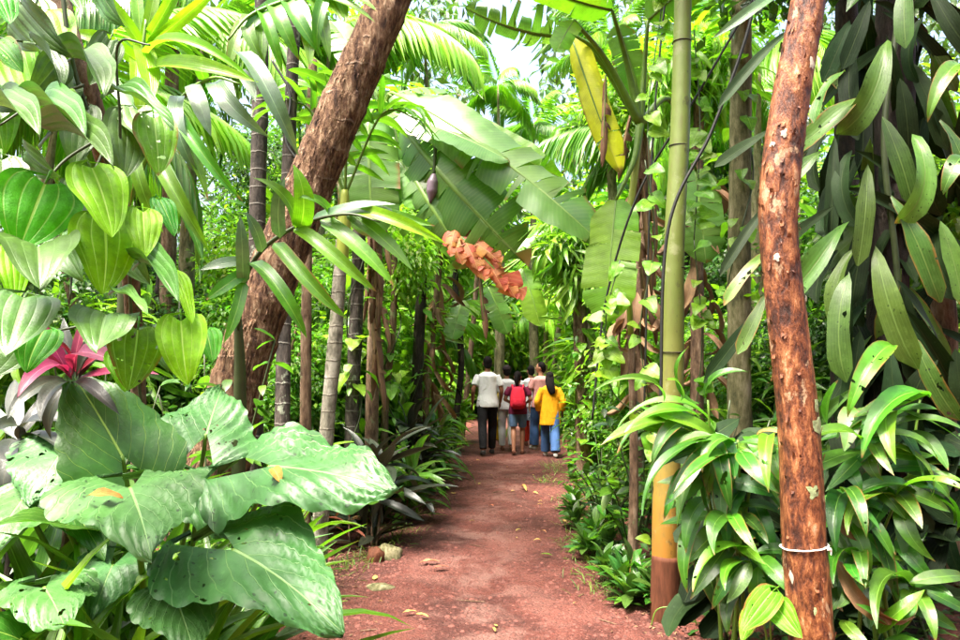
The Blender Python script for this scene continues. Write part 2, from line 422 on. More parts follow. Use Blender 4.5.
M['banana_o'] = leaf_mat('withered_orange_leaf', (.46, .14, .04), (.55, .26, .10), 'pinnate', 22, .1, rough=.6, trans=.3, var=.25, hue=.03, vw=.3, vs=.3, tcol=(1.3, .9, .6))
M['dry'] = leaf_mat('dry_brown_leaf', (.20, .105, .05), (.26, .16, .09), 'parallel', 6, rough=.75, trans=.15, var=.4, hue=.02, vs=.4, tcol=(1.1, .9, .7))
M['litter'] = leaf_mat('fallen_leaf', (.40, .22, .055), (.5, .32, .12), 'pinnate', 7, .4, rough=.65, trans=.1, var=.35, hue=.06, vs=.3, tcol=(1.1, .9, .7))
M['litter_o'] = leaf_mat('orange_dead_leaf', (.42, .17, .03), (.5, .28, .10), 'pinnate', 7, .4, rough=.7, trans=.1, var=.25, hue=.02, vs=.3, tcol=(1.1, .8, .6), spec=.2)
M['cord_r'] = leaf_mat('magenta_leaf', (.17, .009, .036), (.42, .10, .14), 'pinnate', 26, .5, rough=.35, trans=.32, var=.35, hue=.02, vw=.25, vs=.25, tcol=(1.5, .8, .9), back=.1)
M['cord_d'] = leaf_mat('dark_cordyline_leaf', (.022, .030, .018), (.06, .06, .035), 'pinnate', 26, .5, rough=.33, trans=.12, var=.4, hue=.05, vw=.25, vs=.2, tcol=(1.6, 1.0, .7), spec=.6)
M['cord_b'] = leaf_mat('bronze_leaf', (.20, .085, .035), (.30, .15, .07), 'pinnate', 26, .5, rough=.4, trans=.2, var=.3, hue=.03, vw=.25, vs=.2, tcol=(1.4, .9, .6))
M['ginger'] = leaf_mat('ginger_leaf', (.042, .140, .009), (.16, .32, .05), 'pinnate', 20, .75, rough=.30, trans=.32, var=.4, hue=.03, vw=.22, vs=.25, brown=.35, spec=.7, holes=.3)
M['ginger_l'] = leaf_mat('bright_ginger_leaf', (.085, .25, .010), (.24, .42, .06), 'pinnate', 20, .75, rough=.30, trans=.36, var=.3, hue=.025, vw=.22, vs=.25, brown=.2, spec=.7, holes=.3)
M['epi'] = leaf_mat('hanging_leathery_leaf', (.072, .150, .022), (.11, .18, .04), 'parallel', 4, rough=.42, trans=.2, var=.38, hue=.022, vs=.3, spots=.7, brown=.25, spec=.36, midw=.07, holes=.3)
M['epi_d'] = leaf_mat('shaded_leathery_leaf', (.012, .028, .008), (.03, .05, .015), 'parallel', 4, rough=.6, trans=.1, var=.5, hue=.02, vs=.3, spec=.12, midw=.07)  # near-black copy of the leathery leaf, shade put into its colour
M['strap'] = leaf_mat('strap_leaf', (.065, .16, .014), (.15, .27, .05), 'parallel', 4, rough=.34, trans=.32, var=.32, hue=.028, vs=.25, brown=.15, midw=.08)
M['strap_l'] = leaf_mat('light_strap_leaf', (.14, .29, .016), (.22, .38, .06), 'parallel', 4, rough=.38, trans=.38, var=.28, hue=.025, vs=.25, midw=.08)
M['vine'] = leaf_mat('vine_leaf', (.15, .31, .014), (.26, .42, .05), 'arc', 2.6, rough=.4, trans=.45, var=.3, hue=.025, vw=.1, vs=.3)
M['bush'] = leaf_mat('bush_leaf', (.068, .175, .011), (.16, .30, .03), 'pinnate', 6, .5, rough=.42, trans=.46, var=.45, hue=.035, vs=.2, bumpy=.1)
M['bush_l'] = leaf_mat('sunny_bush_leaf', (.145, .285, .013), (.26, .40, .04), 'pinnate', 6, .5, rough=.45, trans=.5, var=.4, hue=.035, vs=.2, bumpy=.1)  # lit copy of the bush leaf, sunshine painted into its green
M['bush_d'] = leaf_mat('deep_green_bush_leaf', (.035, .095, .014), (.09, .18, .03), 'pinnate', 6, .5, rough=.36, trans=.3, var=.45, hue=.03, vs=.2, bumpy=.1)  # deep green copy whose colour also stands for shade in thicket gaps
M['grass'] = leaf_mat('path_side_grass', (.115, .18, .028), (.2, .28, .06), 'parallel', 3, rough=.5, trans=.35, var=.4, hue=.04, vs=.1)
M['bk_lean'] = bark_mat('fibrous_palm_bark', [(.18, (.018, .009, .006)), (.37, (.09, .043, .024)), (.56, (.20, .11, .06)), (.80, (.40, .28, .18))], (17, 17, 3.4), 1.0, .9, ring=5.6, ringcol=(.30, .21, .15), ringcut=.5, lichen=(.36, .36, .27), lich_amt=.66, fine=60, gain=2.6)
M['bk_red'] = bark_mat('peeling_red_bark', [(.15, (.022, .009, .006)), (.35, (.06, .019, .010)), (.54, (.15, .047, .018)), (.74, (.27, .105, .04)), (.93, (.42, .26, .15))], (9, 9, 3.2), .45, .5, lichen=(.33, .22, .13), lich_amt=.60, fine=45, gain=3.2)
M['bk_bamboo'] = None
M['bk_dark'] = bark_mat('dark_palm_bark', [(.3, (.010, .008, .006)), (.55, (.045, .036, .028)), (.75, (.12, .10, .085))], (8, 8, 3), .5, .8, ring=7.0, ringcol=(.13, .12, .10), lichen=(.20, .22, .16), lich_amt=.62)
M['bk_grey'] = bark_mat('grey_ringed_palm_bark', [(.3, (.07, .065, .045)), (.5, (.20, .185, .14)), (.72, (.34, .32, .26))], (8, 8, 4), .4, .8, ring=7.5, ringcol=(.10, .085, .06), lichen=(.10, .12, .06), lich_amt=.60)
M['bk_brown'] = bark_mat('rough_brown_bark', [(.3, (.05, .028, .016)), (.5, (.14, .085, .05)), (.72, (.26, .18, .12))], (8, 8, 2), .8, .85, lichen=(.15, .17, .08), lich_amt=.62)
M['bk_black'] = bark_mat('black_bark', [(.3, (.008, .006, .005)), (.6, (.03, .022, .016)), (.8, (.07, .055, .04))], (8, 8, 2), .8, .8)  # near-black brown bark tones
M['bk_olive'] = bark_mat('mossy_bark', [(.3, (.05, .05, .02)), (.5, (.13, .12, .055)), (.72, (.25, .22, .13))], (7, 7, 2), .6, .85)
def bamboo_mat():
    s = NT('bamboo_skin'); z = s.n('SeparateXYZ'); s.l(s.coord('Object'), z.inputs[0])
    n = s.noise(4, 6, .6, s.coord('Object', (3, 3, .8))); n2 = s.noise(30, 5, .7, s.coord('Object', (1, 1, .3)))
    h = s.math('ADD', z.outputs[2], s.math('MULTIPLY', n, .5))
    c = s.ramp(s.math('DIVIDE', h, 4.0), [(.10, (.28, .11, .014)), (.22, (.26, .14, .02)), (.34, (.17, .15, .03)), (.55, (.11, .14, .024)), (.9, (.13, .18, .028))])
    c = s.mix(s.math('MULTIPLY', s.step(n2, .48, .7), .5), c, (.11, .10, .03))
    c = s.mix(s.math('MULTIPLY', s.step(s.noise(7, 6, .7, s.coord('Object')), .57, .66), .45), c, (.24, .25, .13))
    c = s.mix(s.math('MULTIPLY', s.step(s.noise(13, 6, .75, s.coord('Object', (1, 1, .5))), .58, .66), .7), c, (.05, .045, .02))
    s.l(c, s.b.inputs['Base Color']); s.b.inputs['Roughness'].default_value = .5; s.bump(n2, .15, .01); return s.m
M['bk_bamboo'] = bamboo_mat()
M['bk_sleeve'] = plain('wet_brown_sheath', (.085, .030, .015), .75, .4, 8, .3, spec=.15, stretch=(6, 6, 1))
M['white'] = plain('white_cord', (.75, .72, .66), .6, .08)
M['black'] = plain('black_vine', (.012, .012, .010), .55, .3)
M['hose'] = plain('turquoise_hose', (.10, .42, .36), .4, .1)
M['purple'] = plain('banana_bud', (.16, .11, .15), .45, .3, 10)
M['yellow_stem'] = plain('yellow_green_stem', (.26, .31, .04), .45, .25, 8, .1, stretch=(4, 4, .6))

# ------------------------------------------------------------------ ground and path
def grid_mesh(name, xs, ys, mat, hf):
    v = [(x, y, hf(x, y)) for y in ys for x in xs]; nx = len(xs)
    f = [(j * nx + i, j * nx + i + 1, (j + 1) * nx + i + 1, (j + 1) * nx + i) for j in range(len(ys) - 1) for i in range(nx - 1)]
    return MB().add(v, f).mesh(name, mat)
def spaced(*segs):
    o = []
    for a, b, st in segs: o += list(np.arange(a, b - 1e-6, st))
    return o + [segs[-1][1]]
xs = spaced((-400, -60, 85), (-60, -12, 8), (-12, -4, .6), (-4, 4, .14), (4, 12, .6), (12, 60, 8), (60, 400, 85))
ys = spaced((-120, -8, 14), (-8, 2, .8), (2, 16, .14), (16, 40, .6), (40, 600, 70))
ground = child('ground', grid_mesh('ground', xs, ys, M['soil'], gh), None); tag(ground, 'dark red brown forest soil under the plants', 'ground', kind='structure')
puv = []; pv, pf = [], []; yy = np.arange(-4, 34, .08); NC = 40
for j, y in enumerate(yy):
    l = interp(EDGE_L, y) + .10 * nz(y * 1.1, 5) + .07 * nz(y * 4.0, 9) - .04
    r = interp(EDGE_R, y) + .10 * nz(y * 1.1, 15) + .07 * nz(y * 4.0, 19) + .04
    for i in range(NC + 1):
        x = l + (r - l) * i / NC; puv.append((i / NC, j * .1)); pv.append((x, y, gh(x, y) + (.010 + .006 * nz(x * 9, y * 9, 2) if 0 < i < NC else -.004)))
for j in range(len(yy) - 1):
    for i in range(NC):
        a = j * (NC + 1) + i; pf.append((a, a + 1, a + NC + 2, a + NC + 1))
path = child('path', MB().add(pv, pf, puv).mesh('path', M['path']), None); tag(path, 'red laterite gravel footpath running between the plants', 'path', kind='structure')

g = np.random.default_rng(3)
TPL['stone'] = (np.array([(-.5, -.4, -.1), (.5, -.35, -.1), (.4, .45, -.1), (-.45, .4, -.1), (-.2, -.1, .35), (.25, .1, .3)]),
                [(0, 1, 5, 4), (1, 2, 5), (2, 3, 4, 5), (3, 0, 4)], [(0, 0)] * 6)
def gravel(n, y0, y1, lo, hi, seed):
    g = np.random.default_rng(seed); t = g.random(n) ** 1.5; y = y0 + (y1 - y0) * t
    pos = []
    for q in y:
        l, r = interp(EDGE_L, q), interp(EDGE_R, q)
        u = g.random()
        if g.random() < .6: u = .5 + .5 * np.sign(u - .5) * abs(2 * u - 1) ** .45
        x = l - .12 + (r - l + .24) * u
        pos.append((x, q, gh(x, q) + .012))
    sz = lo + (hi - lo) * g.random(n) ** 3; th = g.random(n) * 6.28
    R = np.zeros((n, 3, 3)); R[:, 0, 0] = np.cos(th) * sz; R[:, 0, 1] = -np.sin(th) * sz; R[:, 1, 0] = np.sin(th) * sz; R[:, 1, 1] = np.cos(th) * sz * .8; R[:, 2, 2] = sz * .8
    return np.array(pos), R
pos, R = gravel(15000, 2.6, 15, .007, .040, 4)
tag(child('gravel', scatter('gravel', M['stone'], 'stone', pos, R), None), 'loose red stones strewn over the footpath', 'gravel', kind='stuff')

# ------------------------------------------------------------------ leaf shapes
leaf_mesh('quad_leaf', None, .42, prof_lance(.42), nv=2, nu=1, fold=.3, droop=.5)
leaf_mesh('strap_tpl', None, .12, prof_strap, nv=4, nu=1, fold=.4, droop=1.1)
leaf_mesh('needle_tpl', None, .07, prof_strap, nv=3, nu=1, fold=.4, droop=1.0)
leaf_mesh('broad_tpl', None, .5, prof_heart, nv=4, nu=1, fold=.25, droop=.5)
L = {}
def fam(key, mat, n, **k):
    L[key] = [leaf_mesh(key, mat, seed=i, **{a: (b[i % len(b)] if isinstance(b, list) else b) for a, b in k.items()}) for i in range(n)]
HK = dict(prof=prof_ovate, nv=16, nu=9, att=.14, notch=.5, petiole=.25)
fam('pepper_leaf', M['pepper'], 3, ribs=.07, width=[.82, .74, .68], fold=[.06, .14, -.04], droop=[.5, .8, .35], wave=.04, twist=[0, .25, -.25], **HK)
fam('young_pepper_leaf', M['pepper_y'], 3, ribs=.08, width=[.82, .74, .62], fold=[.06, .14, -.04], droop=[.45, .8, .5], wave=.04, twist=[0, .2, -.25], **HK)
fam('old_pepper_leaf', M['pepper_d'], 3, ribs=.06, width=[.8, .7, .6], fold=[.15, .4, .1], droop=[.5, .9, .3], wave=.04, **HK)
def prof_ear(v):
    if v < .30: return (1 - ((.30 - v) / .30) ** 2.0) ** .55
    t = (v - .30) / .70
    return max(0, 1 - t ** 1.38) ** .95
TK = dict(prof=prof_ear, nv=44, nu=9, att=.33, notch=.30, ncorr=7.5, scallop=.07)
fam('taro_leaf', M['taro'], 3, width=[.86, .92, .8], fold=[.10, .05, .15], droop=[.55, .4, .7], wave=[.05, .06, .05], corr=[.021, .023, .020], curl=.12, **TK)
fam('fresh_taro_leaf', M['taro_g'], 2, width=[.86, .8], fold=[.16, .2], droop=[.4, .7], wave=.03, corr=.006, curl=.1, **TK)
PK = dict(prof=prof_strap, nv=9, nu=2)
fam('palm_leaflet', M['palm'], 4, width=[.13, .12, .11, .14], fold=[.35, .5, .3, .45], droop=[.8, 1.4, .4, 1.8], twist=[0, .3, -.3, .2], **PK)
fam('sunny_leaflet', M['palm_y'], 4, width=[.13, .12, .11, .14], fold=[.35, .5, .3, .45], droop=[.5, 1.2, .3, 1.6], twist=[0, .3, -.3, .2], **PK)
fam('pale_leaflet', M['palm_p'], 3, width=[.15, .13, .16], fold=[.3, .4, .25], droop=[1.0, 1.7, .6], twist=[0, .3, -.3], **PK)
LK = dict(prof=prof_lance(.38, .75), nv=12, nu=3)
fam('ginger_leaf', M['ginger'], 5, width=[.20, .18, .22, .19, .17], fold=[.3, .2, .15, .4, .3], droop=[1.0, 1.5, .6, 1.9, 2.2], wave=[.03, .05, .03, .04], twist=[0, .4, -.4, .2], **LK)
fam('bright_ginger_leaf', M['ginger_l'], 5, width=[.20, .18, .22, .19, .17], fold=[.3, .2, .15, .4, .3], droop=[.9, 1.4, .5, 1.8, 2.2], wave=[.03, .05, .03, .04], twist=[0, .4, -.4, .2], **LK)
def prof_epi(v): return (.25 + .75 * min(1, v / .45) ** .9) * min(1, v / .04) * min(1, (1 - v) / .14 + .02) ** .55
EK = dict(prof=prof_epi, nv=9, nu=2)
fam('hanging_leaf', M['epi'], 6, width=[.24, .22, .26, .20, .23, .21], fold=[.2, .45, .1, .5, .3, .15], droop=[.6, 1.2, .3, -.5, 1.6, .9], wave=[.03, .06, .04, .05, .06, .08], twist=[0, .6, -.5, .9, -.9, .3], **EK)
fam('shaded_leaf', M['epi_d'], 4, width=[.26, .24, .28, .22], fold=[.15, .25, .1, .3], droop=[.6, 1.0, .3, 1.3], wave=[.02, .04, .02, .04], twist=[0, .4, -.4, .6], **EK)
fam('strap_leaf', M['strap'], 4, width=[.11, .10, .13, .09], fold=[.4, .5, .3, .4], droop=[1.0, 1.6, .6, 2.0], twist=[0, .3, -.3, .2], **PK)
fam('light_strap_leaf', M['strap_l'], 4, width=[.11, .10, .13, .09], fold=[.4, .5, .3, .4], droop=[1.0, 1.6, .6, 2.0], twist=[0, .3, -.3, .2], **PK)
CK = dict(prof=prof_lance(.5, .7), nv=8, nu=2)
for key, mk in (('magenta_leaf', 'cord_r'), ('dark_leaf', 'cord_d'), ('bronze_leaf', 'cord_b')):
    fam(key, M[mk], 4, width=[.19, .16, .22, .18], fold=[.3, .5, .25, .4], droop=[.5, 1.1, .3, 1.5], wave=[.02, .03, .03, .02], twist=[0, .4, -.4, .2], **CK)
fam('vine_leaf', M['vine'], 3, width=[.8, .7, .75], fold=[.12, .2, .05], droop=[.5, .8, .3], wave=.04, prof=prof_heart, nv=8, nu=3, att=.2, notch=.4, petiole=.3)
fam('bush_leaf', M['bush'], 3, width=[.42, .38, .46], fold=[.3, .2, .4], droop=[.5, .9, .3], prof=prof_lance(.42), nv=5, nu=1)
fam('deep_bush_leaf', M['bush_d'], 3, width=[.42, .38, .46], fold=[.3, .2, .4], droop=[.5, .9, .3], prof=prof_lance(.42), nv=5, nu=1)
fam('sunny_bush_leaf', M['bush_l'], 3, width=[.42, .38, .46], fold=[.3, .2, .4], droop=[.5, .9, .3], prof=prof_lance(.42), nv=5, nu=1)
fam('dry_leaf', M['dry'], 4, width=[.2, .16, .24, .14], fold=[.6, .9, .4, 1.2], droop=[1.0, 1.8, .5, 2.4], wave=.08, twist=[.5, 1.2, -1.0, .8], **CK)
fam('fallen_leaf', M['litter'], 4, width=[.42, .34, .5, .26], fold=[.3, .5, .2, .6], droop=[.6, 1.0, -.5, 1.3], wave=.06, prof=prof_lance(.45), nv=5, nu=1)
fam('orange_leaf', M['litter_o'], 2, width=[.38, .3], fold=[.4, .7], droop=[.8, 1.3], wave=.08, prof=prof_lance(.45), nv=7, nu=2)
def banana_mesh(name, mat, width=.26, droop=.9, tears=7, hang=.5, seed=0, nv=36, nu=4, jag=.06):
    """banana blade: two halves torn across into strips that hang at their own angles from the midrib"""
    rg = random.Random(seed); v, f, uv = [], [], []
    def cen(t):
        th = droop * t; a = droop or 1e-3
        return Vector((0, math.sin(th) / a, -(1 - math.cos(th)) / a)), Vector((0, math.sin(th), math.cos(th)))
    pr = lambda t: min(1, (t + .02) / .14) ** .6 * min(1, (1.0 - t) / .22) ** .6
    for sd in (-1, 1):
        cuts = sorted(set([0, nv] + [rg.randint(3, nv - 2) for _ in range(tears)]))
        for a, b in zip(cuts[:-1], cuts[1:]):
            ang = hang * rg.uniform(.35, 1.6); sh = rg.uniform(-jag, jag) * .5; sc = 1 + rg.uniform(-jag, jag)
            base = len(v)
            for i in range(a, b + 1):
                t = i / nv; c, nrm = cen(t); w = width * .5 * pr(t) * sc
                gap = .0 if a == 0 or b == nv else .004 + .03 * jag
                t2 = t + (gap if i == a else -gap if i == b else 0)
                for j in range(nu + 1):
                    q = j / nu; s = q * w; th = ang * q
                    x = s * math.sin(th) / th if th > 1e-3 else s
                    z = -s * (1 - math.cos(th)) / th if th > 1e-3 else 0
                    z += .004 * math.sin(i * 2.1 + sd) * q + .02 * math.sin(t * 9 + seed) * q * width * 3
                    p = c + Vector((0, 1, 0)) * ((t2 - t) * q + sh * q * .3 + .12 * q * w) + nrm * z + Vector((sd * x, 0, 0))
                    v.append(p); uv.append((.5 + .5 * sd * q, t))
            for i in range(b - a):
                for j in range(nu):
                    q = [base + i * (nu + 1) + j, base + i * (nu + 1) + j + 1, base + (i + 1) * (nu + 1) + j + 1, base + (i + 1) * (nu + 1) + j]
                    f.append(tuple(q if sd > 0 else q[::-1]))
    mb = MB().add(v, f, uv)
    me = mb.mesh(name, [mat, M['stalk']])
    TIP[me.name] = cen(1.0)[0]; WID[me.name] = width
    rb = MB(); tube(rb, [cen(i / 10)[0] + Vector((0, 0, -.006)) for i in range(11)], [.012, .010, .003], seg=6, n=14)
    return me, rb.mesh('midrib', M['stalk'])
B = {}
for i in range(4): B['g%d' % i] = banana_mesh('banana_leaf', M['banana'], droop=[.5, .9, .25, 1.2][i], tears=[9, 15, 6, 15][i], hang=[.45, .9, .4, 1.1][i], seed=i, jag=[.16, .35, .12, .35][i])
B['y'] = banana_mesh('yellow_banana_leaf', M['banana_y'], droop=.3, tears=2, hang=.9, seed=9)
B['l'] = banana_mesh('young_banana_leaf', M['banana_l'], droop=.6, tears=4, hang=.5, seed=11)
B['h'] = banana_mesh('hanging_banana_leaf', M['banana_l'], droop=.25, tears=3, hang=.25, seed=14, width=.4)
B['o'] = banana_mesh('withered_leaf', M['banana_o'], droop=.9, tears=8, hang=1.0, seed=12, jag=.4)
B['d'] = banana_mesh('dry_banana_leaf', M['dry'], droop=.6, tears=5, hang=2.2, seed=13, jag=.3)
def banana_leaf(key, parent, bx, by, tx, ty, w, d0, d1, face, stalk=None, name='leaf'):
    me, rib = B[key]
    o = putpx(me, parent, bx, by, tx, ty, w, d0, d1, face, name, tilt=.05)
    r = child('midrib', rib, None); r.parent = o
    if stalk:
        b = P(bx, by, d0); tube_obj('leaf_stalk', parent, [P(*s) for s in stalk] + [b], [.035, .022, .012], M['stalk'], seg=8, n=14)
    return o
# ------------------------------------------------------------------ the walkers
def fuse(name, mb, mat, voxel=.011, smooth=3):
    me = mb.mesh(name + '_raw', mat); o = bpy.data.objects.new('raw', me); COL.objects.link(o)
    r = o.modifiers.new('r', 'REMESH'); r.mode = 'VOXEL'; r.voxel_size = voxel; r.use_smooth_shade = True
    sm = o.modifiers.new('s', 'SMOOTH'); sm.iterations = smooth; sm.factor = .5
    dg = bpy.context.evaluated_depsgraph_get(); out = bpy.data.meshes.new_from_object(o.evaluated_get(dg))
    bpy.data.objects.remove(o); out.name = name; out.materials.clear(); out.materials.append(mat); return out
def ball(mb, c, r, seg=14, n=9):
    rx, ry, rz = r if isinstance(r, tuple) else (r, r, r)
    ts = [math.pi * i / (n - 1) for i in range(n)]
    v = [Vector((c[0] + rx * max(.02, math.sin(t)) * math.cos(a), c[1] + ry * max(.02, math.sin(t)) * math.sin(a), c[2] - rz * math.cos(t))) for t in ts for a in [2 * math.pi * j / seg for j in range(seg)]]
    f = [(i * seg + j, i * seg + (j + 1) % seg, (i + 1) * seg + (j + 1) % seg, (i + 1) * seg + j) for i in range(n - 1) for j in range(seg)]
    f += [tuple(range(seg))[::-1], tuple((n - 1) * seg + j for j in range(seg))]
    mb.add(v, f)
def cloth(name, col, rough=.85, var=.05):
    s = NT(name); n = s.noise(7, 5, .6, s.coord('Object', (1.6, 1.6, .8)), .6); n2 = s.noise(120, 3, .6, s.coord('Object'))
    c = s.ramp(n, [(.3, tuple(x * (1 - var) for x in col)), (.7, tuple(min(1, x * (1 + var)) for x in col))])
    s.l(c, s.b.inputs['Base Color']); s.b.inputs['Roughness'].default_value = rough; s.b.inputs['Specular IOR Level'].default_value = .2
    s.bump(s.math('ADD', n, s.math('MULTIPLY', n2, .05)), .5, .05); return s.m
MC = {k: cloth(k, c) for k, c in dict(white_cotton=(.70, .71, .73), black_denim=(.012, .012, .014), white_trouser=(.68, .68, .70), maroon_cotton=(.13, .012, .04), blue_denim=(.055, .12, .28), pale_denim=(.10, .17, .30), red_legging=(.55, .035, .02), pink_cotton=(.62, .30, .28), yellow_cotton=(.72, .32, .008), yellow_plain=(.62, .40, .02), dark_cap=(.045, .03, .035), red_nylon=(.58, .02, .045), black_leather=(.015, .013, .013)).items()}
def dotted():
    s = NT('dotted_print'); v = s.n('TexVoronoi'); v.inputs['Scale'].default_value = 38; s.l(s.coord('Object'), v.inputs['Vector'])
    s.l(s.mix(s.math('LESS_THAN', v.outputs['Distance'], .33), (.10, .13, .18), (.42, .44, .48)), s.b.inputs['Base Color']); s.b.inputs['Roughness'].default_value = .85; return s.m
MC['print'] = dotted()
MC['skin'] = plain('brown_skin', (.24, .10, .055), .55, .12, 9, .05); MC['skin_l'] = plain('light_brown_skin', (.36, .17, .10), .55, .12, 9, .05)
MC['hair'] = plain('black_hair', (.008, .006, .006), .8, .3, 40, .6, spec=.12, stretch=(4, 4, .5)); MC['shoe_w'] = plain('white_shoe', (.62, .62, .6), .6, .1); MC['shoe_b'] = plain('dark_shoe', (.025, .022, .022), .6, .2); MC['sandal'] = plain('brown_sandal', (.14, .05, .03), .6, .2); MC['eye'] = plain('dark_eye', (.01, .008, .006), .2, .1)

def person(label, px, d, H, top, bottom, hair='short', skin='skin', yaw=0.0, headyaw=0.0, stride=.16, lead=1, topm='white_cotton', botm='black_denim', shoe='shoe_b', arm=None, sub=None):
    b = G((px - 480) / F * d / math.cos(PITCH), d, .012); o = empty('person', b, label, 'person', 'walkers on the path')
    s = H / 1.75; Mx = Matrix.Translation(b) @ Matrix.Rotation(yaw, 4, 'Z') @ Matrix.Scale(s, 4)
    A = {1: (), -1: ()}; arm = arm or {}
    sk = MB(); legs = {}
    for sd in (-1, 1):
        fwd = stride * (1 if sd == lead else -1)
        hip = Vector((.092 * sd, 0, .93)); kn = Vector((.095 * sd, fwd * .55 + .05, .50 + (.0 if fwd > 0 else .01))); an = Vector((.09 * sd, fwd, .085 if fwd > 0 else .115))
        toe = an + Vector((.015 * sd, .15, -.055 if fwd > 0 else -.085))
        legs[sd] = (hip, kn, an, toe)
        tube(sk, [hip, hip.lerp(kn, .5) + Vector((.0, .01, 0)), kn, kn.lerp(an, .3) + Vector((0, -.025, 0)), an, an - Z_ * .03], [.088, .074, .054, .056, .036, .04], seg=12, n=18)
        tube(sk, [an + Vector((0, -.05, -.045)), an + Vector((0, .05, -.045)), toe], [.038, .042, .028], seg=10, n=8, flat=.8)
    tube(sk, [(0, 0, .86), (0, 0, .95), (0, 0, 1.08), (0, 0, 1.27), (0, -.01, 1.41), (0, -.01, 1.47)], [.14, .165, .135, .16, .165, .07], seg=18, n=22, flat=.62, ref=(1, 0, 0))
    hd = Matrix.Rotation(headyaw, 3, 'Z'); hc = Vector((0, .01, 1.635))
    tube(sk, [(0, -.01, 1.42), (0, 0, 1.50), (0, .008, 1.56)], [.06, .052, .055], seg=12, n=8)
    hm = MB(); ball(hm, (0, 0, 0), (.075, .092, .112)); ball(hm, (0, .03, -.055), (.052, .06, .055)); ball(hm, (0, .098, -.015), (.013, .018, .02)); ball(hm, (0, .075, -.062), (.022, .016, .01))
    for sd in (-1, 1): ball(hm, (.078 * sd, -.005, -.01), (.012, .022, .032))
    sk.add([hd @ Vector(v) + hc for v in hm.v], hm.f)
    arms = {}
    for sd in (-1, 1):
        sh = Vector((.185 * sd, -.01, 1.405)); el, wr = arm.get(sd, ((.235 * sd, -.05 + .04 * sd * lead, 1.13), (.235 * sd, .07 - .05 * sd * lead, .90)))
        el, wr = Vector(el), Vector(wr); arms[sd] = (sh, el, wr); f = (wr - el).normalized()
        tube(sk, [sh, sh.lerp(el, .5), el, el.lerp(wr, .35), wr], [.052, .046, .038, .038, .026], seg=10, n=14)
        side = Vector((0, 1, 0)) if abs(f.y) < .8 else Vector((0, 0, 1)); side = (side - f * side.dot(f)).normalized(); nn = f.cross(side)
        tube(sk, [wr, wr + f * .05, wr + f * .095], [.026, .04, .036], seg=10, n=6, flat=.5, ref=side)
        for k in range(4):
            a = wr + f * .085 + side * (.027 - .018 * k); ln = (.068, .078, .072, .055)[k]; c = nn * (-.012 * sd)
            tube(sk, [a, a + f * ln * .5 + c * .5, a + f * ln + c * 1.8], [.0095, .009, .0075], seg=6, n=6)
        a = wr + f * .03 + side * .032; tube(sk, [a, a + f * .03 + side * .02, a + f * .065 + side * .022], [.011, .0105, .009], seg=6, n=6)
    child('body', fuse('body', sk, MC[skin], .0085, 2), o, Mx)
    for sd in (-1, 1):
        e = MB(); ball(e, hd @ Vector((.03 * sd, .083, .012)) + hc, .009, 8, 6); child('eye', e.mesh('eye', MC['eye']), o, Mx)
        sm = MB(); hip, kn, an, toe = legs[sd]
        tube(sm, [an + Vector((0, -.06, -.045)), an + Vector((0, .04, -.042)), toe + Vector((0, .015, 0))], [.046, .05, .036], seg=12, n=10, flat=.85)
        if shoe != 'sandal': tube(sm, [an + Vector((0, -.01, -.04)), an + Vector((0, -.012, .0))], [.05, .046], seg=12, n=4)
        child('shoe', fuse('shoe', sm, MC[shoe], .01, 2), o, Mx)
    # lower garment
    lm = MB()
    if bottom in ('trousers', 'shorts', 'wide'):
        for sd in (-1, 1):
            hip, kn, an, toe = legs[sd]
            if bottom == 'shorts': tube(lm, [hip + Z_ * .04, hip.lerp(kn, .45), hip.lerp(kn, .82)], [.10, .095, .088], seg=14, n=12)
            else:
                w = (.10, .092, .080, .080, .066) if bottom == 'trousers' else (.105, .10, .092, .095, .10)
                tube(lm, [hip + Z_ * .04, hip.lerp(kn, .5), kn, kn.lerp(an, .4) - Vector((0, .015, 0)), an + Z_ * .02], list(w), seg=14, n=20)
        tube(lm, [(0, -.005, .88), (0, -.005, .95), (0, 0, 1.04)], [.17, .182, .152], seg=20, n=8, flat=.66, ref=(1, 0, 0))
    child('trousers' if bottom != 'shorts' else 'shorts', fuse('lower_garment', lm, MC[botm], .012, 3), o, Mx)
    # upper garment
    tm = MB(); z0, fl = dict(tee=(.85, .200), long=(.66, .225))[top]
    tube(tm, [(0, 0, z0), (0, 0, (z0 + 1.0) / 2), (0, 0, 1.08), (0, 0, 1.28), (0, -.012, 1.41), (0, -.012, 1.475)], [fl, (fl + .2) / 2, .172 if top == 'tee' else .19, .18, .178, .085], seg=22, n=26, flat=.68, ref=(1, 0, 0))
    for sd in (-1, 1):
        sh, el, wr = arms[sd]
        pts = [sh + Vector((-.03 * sd, 0, 0)), sh.lerp(el, .5), sh.lerp(el, .68)] if top == 'tee' else [sh + Vector((-.03 * sd, 0, 0)), sh.lerp(el, .6), el, el.lerp(wr, .65)]
        tube(tm, pts, [.072, .068, .066, .058][:len(pts)], seg=12, n=14)
    child('shirt' if top == 'tee' else 'tunic', fuse('upper_garment', tm, MC[topm], .012, 3), o, Mx)
    if sub: tube_m = MB(); tube(tube_m, [(0, 0, .56), (0, 0, .75), (0, 0, .98)], [.19, .185, .165], seg=20, n=10, flat=.7, ref=(1, 0, 0)); child('skirt', fuse('skirt', tube_m, MC[sub], .012, 2), o, Mx)
    # hair
    hh = MB(); T = lambda v: hd @ Vector(v) + hc
    ball(hh, T((0, -.018, .03)), (.084, .092, .098)); ball(hh, T((0, -.04, -.03)), (.076, .06, .075))
    if hair == 'pony':
        tube(hh, [T((0, -.08, .03)), T((0, -.125, .0)), T((0, -.13, -.09)), T((.01, -.11, -.2)), T((.01, -.10, -.26))], [.03, .042, .048, .035, .012], seg=10, n=14)
